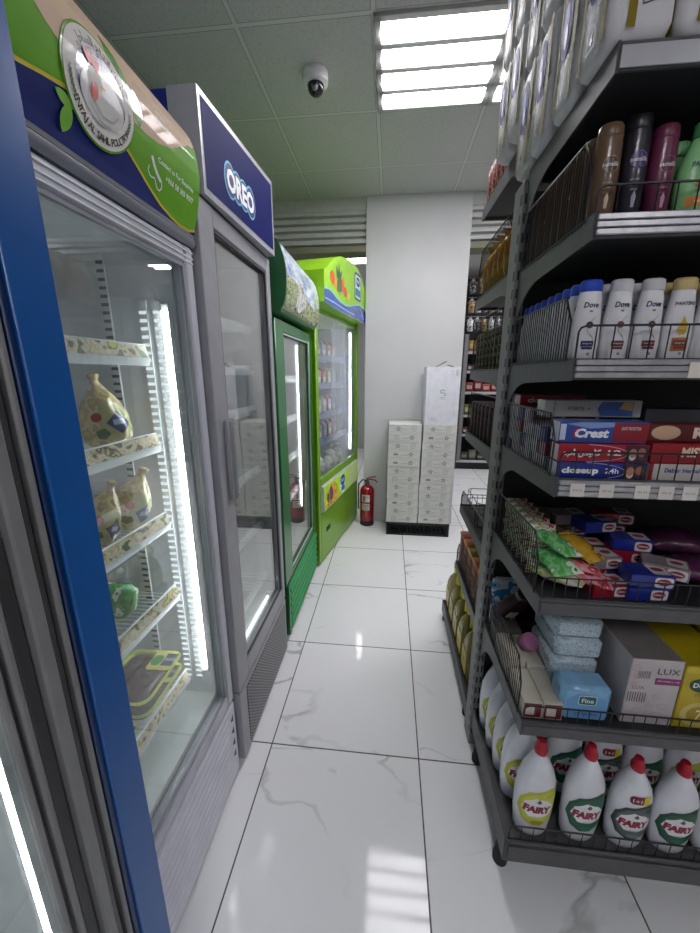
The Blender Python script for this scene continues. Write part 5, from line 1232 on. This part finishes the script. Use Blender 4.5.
# ---------------------------------------------------------------- carton stack by the pillar
def crate():
    t = thing('plastic_crate', 'black plastic lattice crate under the stack of white cartons', 'crate', (.291, 3.44, 0)); x0, x1, y0, y1, h = -.292, .292, -.165, .14, .128; b = MB()
    for (ya, yb) in ((y0, y0+.012), (y1-.012, y1)):
        b.box(x0, x1, ya, yb, 0, .02, M_BLACK); b.box(x0, x1, ya, yb, h-.024, h, M_BLACK)
        n = 14
        for k in range(n):
            xa = x0+.02+(x1-x0-.04)*k/n; xb = x0+.02+(x1-x0-.04)*(k+1)/n
            for (za, zb) in ((.018, h-.022), (h-.022, .018)): b.tube([(xa, (ya+yb)/2, za), (xb, (ya+yb)/2, zb)], .0045, M_BLACK, 4)
        for xx in (x0, x1-.02): b.box(xx, xx+.02, ya, yb, 0, h, M_BLACK)
    for xx in (x0, x1-.012): b.box(xx, xx+.012, y0+.0125, y1-.0125, 0, h, M_BLACK)
    for k in range(8): b.box(x0+.03+k*.07, x0+.06+k*.07, y0+.0125, y1-.0125, h-.014, h-.002, M_BLACK)
    b.box(x0+.013, x1-.013, y0+.04, y1-.02, .001, .006, M_BLACK); b.build('lattice_body', t); return t
crate()
CW = hm('#d3d5cf', .5); CL = hm('#5f625c', .6)
def star(cx, cz, r): 
    p = [(cx+(r if k % 2 == 0 else r*.42)*cos(pi/2+pi*k/5), cz+(r if k % 2 == 0 else r*.42)*sin(pi/2+pi*k/5)) for k in range(10)]; return line2(p+[p[0]], .0022)
def carton_proto(var):
    t = thing('small_carton', '', 'carton', (0, 0, 0), 0, 'white star printed cartons stacked by the pillar'); b = MB(); W, D, h = .288, .285, .0765; b.box(-W/2, W/2, 0, D, 0, h, CW, .002); b.build('carton_body', t)
    b = MB(); m = lambda u, v: (u, -.0008, v); s = -1 if var % 2 else 1
    for q in star(s*.06, .038, .024)+star(s*.06, .038, .016): b.poly(q, m, CL)
    for q in line2([(s*.06-.045, .038), (s*.06-.028, .038)], .0016)+line2([(s*.06+.028, .038), (s*.06+.045, .038)], .0016)+line2([(-.13, .066), (.13, .066)], .0008)+line2([(-.13, .010), (.10, .010)], .0008): b.poly(q, m, CL)
    cx = -s*.075
    if var == 2: 
        b.poly(rect(cx-.02, cx+.02, .028, .048), m, hm('#8f928b', .6))
    else:
        for q in line2([(cx-.02, .018), (cx-.02, .060), (cx+.02, .060), (cx+.02, .018), (cx-.02, .018)], .0014)+line2([(cx-.02, .046), (cx+.02, .046)], .001)+line2([(cx-.02, .032), (cx+.02, .032)], .001)+line2([(cx, .018), (cx, .060)], .001): b.poly(q, m, CL)
    b.poly(rect(-.03, .03, .03, .032), m, CL); b.build('printed_face', t); return t
protos = [carton_proto(v) for v in range(4)]; used = set()
for col, (cx_, cn_) in enumerate(((.143, 'left'), (.4385, 'right'))):
    for k in range(12):
        v = (k*3+col*2+(k//4)) % 4; loc = (cx_+jit(.004)+(.006 if col and k > 5 else 0), 3.278+jit(.004), .1285+.0772*k); lb = 'white star printed carton, %s column, %s from the crate up' % (cn_, ORD[k])
        if v not in used: used.add(v); o = protos[v]; o.location = loc; o['label'] = lb
        else: o = dup(protos[v], loc, jit(.008), lb)
t = thing('white_carton', 'tall white open carton with small green logo on the right carton column', 'carton', (.452, 3.30, .1285+.0772*12+.001))
b = MB(); w, d, h = .285, .26, .49; CWB = hm('#d9dce2', .45); e = .004
b.box(-w/2, w/2, 0, e, 0, h, CWB, .001); b.box(-w/2, w/2, d-e, d, 0, h, CWB, .001); b.box(-w/2, -w/2+e, e, d-e, 0, h, CWB, .001); b.box(w/2-e, w/2, e, d-e, 0, h, CWB, .001); b.box(-w/2+e, w/2-e, e, d-e, 0, e, CWB, 0); b.build('carton_body', t)
b = MB(); DKF = hm('#3f423e', .6)
b.quad((-.06, .03, h+.001), (.03, .03, h+.045), (.03, .16, h+.05), (-.06, .16, h+.001), DKF); b.quad((.04, .04, h+.018), (.09, .04, h+.003), (.09, .16, h+.003), (.04, .16, h+.02), DKF); b.build('top_flap', t)
b = MB(); m = lambda u, v: (u, -.0008, v); G = hm('#2f8a5a', .4); GY = hm('#8d9096', .5)
for q in line2(ell(.0, .285, .018, .014, 14, .3, 5.2), .006)+line2(ell(.012, .262, .012, .012, 12, -1.8, 2.2), .005): b.poly(q, m, G)
b.text('SAFA', m, .04, GY, .0, .235, .008); b.text('PREMIUM', m, .035, GY, 0, .222, .006); b.text('||||||', m, .02, GY, .112, .44, .05); b.text('Y Y', m, .022, GY, .075, .452, .012); b.text('J J', m, .022, GY, .075, .43, .012)
for q in line2([(-.105, .03), (-.105, .062), (-.045, .062), (-.045, .03), (-.105, .03)], .002)+line2([(-.115, .15), (-.115, .44)], .0008)+line2([(.105, .06), (.105, .3)], .0008): b.poly(q, m, GY)
b.text('24', m, .025, GY, -.075, .046, .012); b.build('printed_face', t)

# fire extinguisher
t = thing('fire_extinguisher', 'red fire extinguisher standing on the floor against the pillar', 'fire extinguisher', (-.20, 3.515, 0))
RX = hm('#8f1220', .25, coat=.5)
b = MB(); b.lathe([(.066, 0), (.07, .004), (.07, .045), (.068, .05)], M_BLACK, 28); b.build('base_ring', t)
b = MB(); b.lathe([(.068, .0505), (.071, .06), (.071, .355), (.066, .378), (.05, .40), (.028, .412), (.020, .42)], RX, 32); b.build('tank', t)
b = MB(); b.lathe([(.019, .42), (.019, .45), (.014, .455), (.014, .47)], hm('#5a5a5c', .35, metal=.8), 14); b.build('valve', t)
b = MB(); b.tube([(0, 0, .462), (.03, 0, .475), (.075, -.005, .468), (.10, -.005, .445)], .006, RX, 8); b.tube([(-.01, 0, .475), (.03, 0, .495), (.085, -.005, .505)], .0055, RX, 8); b.build('handle', t)
b = MB(); b.tube([(-.012, 0, .455), (-.045, .0, .47), (-.085, .0, .42), (-.088, 0, .30), (-.084, 0, .16)], .007, M_RUB, 8); b.build('hose', t)
b = MB(); lab = lambda off: (lambda u, v: ((.071+off)*sin(u/.071), -(.071+off)*cos(u/.071), v))
b.poly(rect(-.05, .03, .17, .24), lab(.0006), hm('#c9c2bc', .4), .01); b.poly(rect(-.05, .03, .255, .33), lab(.0006), hm('#d4cdc6', .4), .01)
for k in range(4): b.poly(rect(-.044, .02, .178+k*.015, .184+k*.015), lab(.0012), hm('#6a5a58', .4), .01)
b.poly(rect(-.04, -.012, .265, .32), lab(.0012), hm('#8a5a54', .4), .01); b.text('FIRE', lab(.0014), .034, hm('#8f1220', .4), .007, .305, .012); b.build('label', t)

# ---------------------------------------------------------------- far wall shelving behind the pillar
FXA, FXB, FY = 1.08, 2.9, 5.9
fs = thing('wall_shelving', 'distant dark grocery shelving with lit price strips beyond the pillar', 'shelves', (1.08, 6.1, 0))
def fb(b, name, parent=None): b.v = [p-Vector((1.08, 6.1, 0)) for p in b.v]; return b.build(name, parent or fs)
b = MB(); b.box(FXA, FXB, 6.36, 6.40, 0, 2.95-.02, M_DK2); b.box(FXA-.03, FXA, 5.9, 6.4, 0, 2.1, M_DK); fb(b, 'back_panel')
for xx in (FXA-.0, 1.98, FXB-.03): b = MB(); b.box(xx, xx+.03, 6.30, 6.355, 0, 2.9, M_UP, .002); fb(b, 'upright')
b = MB(); b.box(FXA, FXA+.055, 5.85, 5.895, .15, 2.05, M_UP, .002); fb(b, 'front_post')
FZ = [.15, .57, .87, 1.22, 1.53, 1.81]
for z in FZ:
    b = MB(); b.box(FXA, FXB, 5.9, 6.295, z-.025, z, M_DK2, .001); b.box(FXA, FXB, 5.889, 5.899, z-.035, z+.005, hm('#b9bcbc', .35), .002); fb(b, 'shelf')
b = MB(); b.box(FXA, FXB, 5.93, 6.295, 0, .12, M_BLACK, .001); fb(b, 'base_plinth')
cols = {.15: ['#3a3c30', '#6a6a5a', '#2f302c'], .57: ['#5a2226', '#3a1c1c', '#7a3a34'], .87: ['#6a7a34', '#8a9a4a', '#4f5a2c'], 1.22: ['#9a2a30', '#7a1c24', '#b04a4a'], 1.53: ['#3a2422', '#5a3a30', '#2c2020'], 1.81: ['#b88a24', '#9a7a2a', '#c9a23a']}
cw = {'#': ''}
n_ = 0
for z in FZ:
    for k in range(9):
        c = cols[z][k % 3]; key = (c)
        hgt = .10+.10*((k*7+int(z*10)) % 5)/5
        b = MB(); b.box(-.055, .055, 0, .08, 0, hgt, hm(c, .4), .006); b.poly(rect(-.04, .04, hgt*.3, hgt*.7), lambda u, v: (u, -.0008, v), hm('#b9a89a' if z != .15 else '#7a7c70', .5))
        simple('grocery_pack', '%s pack on the %s distant wall shelf from the floor, %s from the left' % ({.15: 'dull grey', .57: 'dark red', .87: 'olive green', 1.22: 'bright red', 1.53: 'brown', 1.81: 'yellow'}[z], ORD[FZ.index(z)], ORD[k]), 'food pack', (1.21+k*.125, 5.93, z+.0005), [('pack', b)], 0, 'packs on the distant wall shelving')
# hanging packets on hooks above
HG = [speckle('hanging_dark', ['#2c2c30', '#5a5a60', '#8a8a8e', '#3a3a3e', '#c9c9cc'], 18, .2, (1, 1, 1), 2, .6), speckle('hanging_brown', ['#5a4430', '#8a7050', '#a89068', '#4a3828'], 18, .3, (1, 1, 1), 2, .5), speckle('hanging_grey', ['#6a6e70', '#a3a7a8', '#d3d6d6', '#4a4d50'], 22, .15, (1, 1, 1), 2, .6)]
for r, zz in enumerate((2.62, 2.36, 2.10)):
    b = MB()
    for k in range(12): b.tube([(1.16+k*.1, 6.35, zz+.19), (1.16+k*.1, 5.96, zz+.2), (1.16+k*.1, 5.95, zz+.215)], .003, STEEL, 5)
    b.tube([(1.1, 5.955, zz+.205), (2.35, 5.955, zz+.205)], .003, STEEL, 5); fb(b, 'hook_rail')
    for k in range(12):
        b = MB(); b.box(-.042, .042, -.014, .014, 0, .17, HG[(k+r) % 3], .007); c = MB(); c.box(-.02, .02, -.003, .003, .17, .197, hm('#b9b9ba', .4), .001)
        simple('hanging_packet', 'packet on the %s hook row of the distant shelving, %s from the left' % (['top', 'middle', 'lower'][r], ORD[k]), 'hanging packet', (1.16+k*.1, 5.985, zz), [('packet', b), ('header_card', c)], .1*((k % 3)-1), 'hanging packets')

# ---------------------------------------------------------------- light, camera
w = bpy.data.worlds.new('store_ambient'); scene.world = w; w.use_nodes = True; w.node_tree.nodes['Background'].inputs[0].default_value = (.75, .85, 1, 1); w.node_tree.nodes['Background'].inputs[1].default_value = .0
cam = bpy.data.cameras.new('camera'); co = bpy.data.objects.new('camera', cam); COL.objects.link(co); scene.camera = co
F, PT, YW, RL, CH = 368.296, .2469128, .1057656, .00079384, 1.48987
cam.sensor_fit = 'HORIZONTAL'; cam.sensor_width = 36; cam.lens = F/700*36; cam.clip_start = .02; cam.clip_end = 60
fw = Vector((-sin(YW)*cos(PT), cos(YW)*cos(PT), -sin(PT))); rt = Vector((cos(YW), sin(YW), 0)); up = rt.cross(fw)
rt, up = rt*cos(RL)+up*sin(RL), -rt*sin(RL)+up*cos(RL)
co.matrix_world = Matrix(((rt.x, up.x, -fw.x, 0), (rt.y, up.y, -fw.y, 0), (rt.z, up.z, -fw.z, CH), (0, 0, 0, 1)))
scene.view_settings.view_transform = 'Standard'; scene.view_settings.look = 'None'; scene.view_settings.exposure = 1.28
cy = scene.cycles; cy.use_denoising = True; cy.max_bounces = 8; cy.transparent_max_bounces = 16; cy.sample_clamp_indirect = 6; cy.caustics_reflective = False; cy.caustics_refractive = False
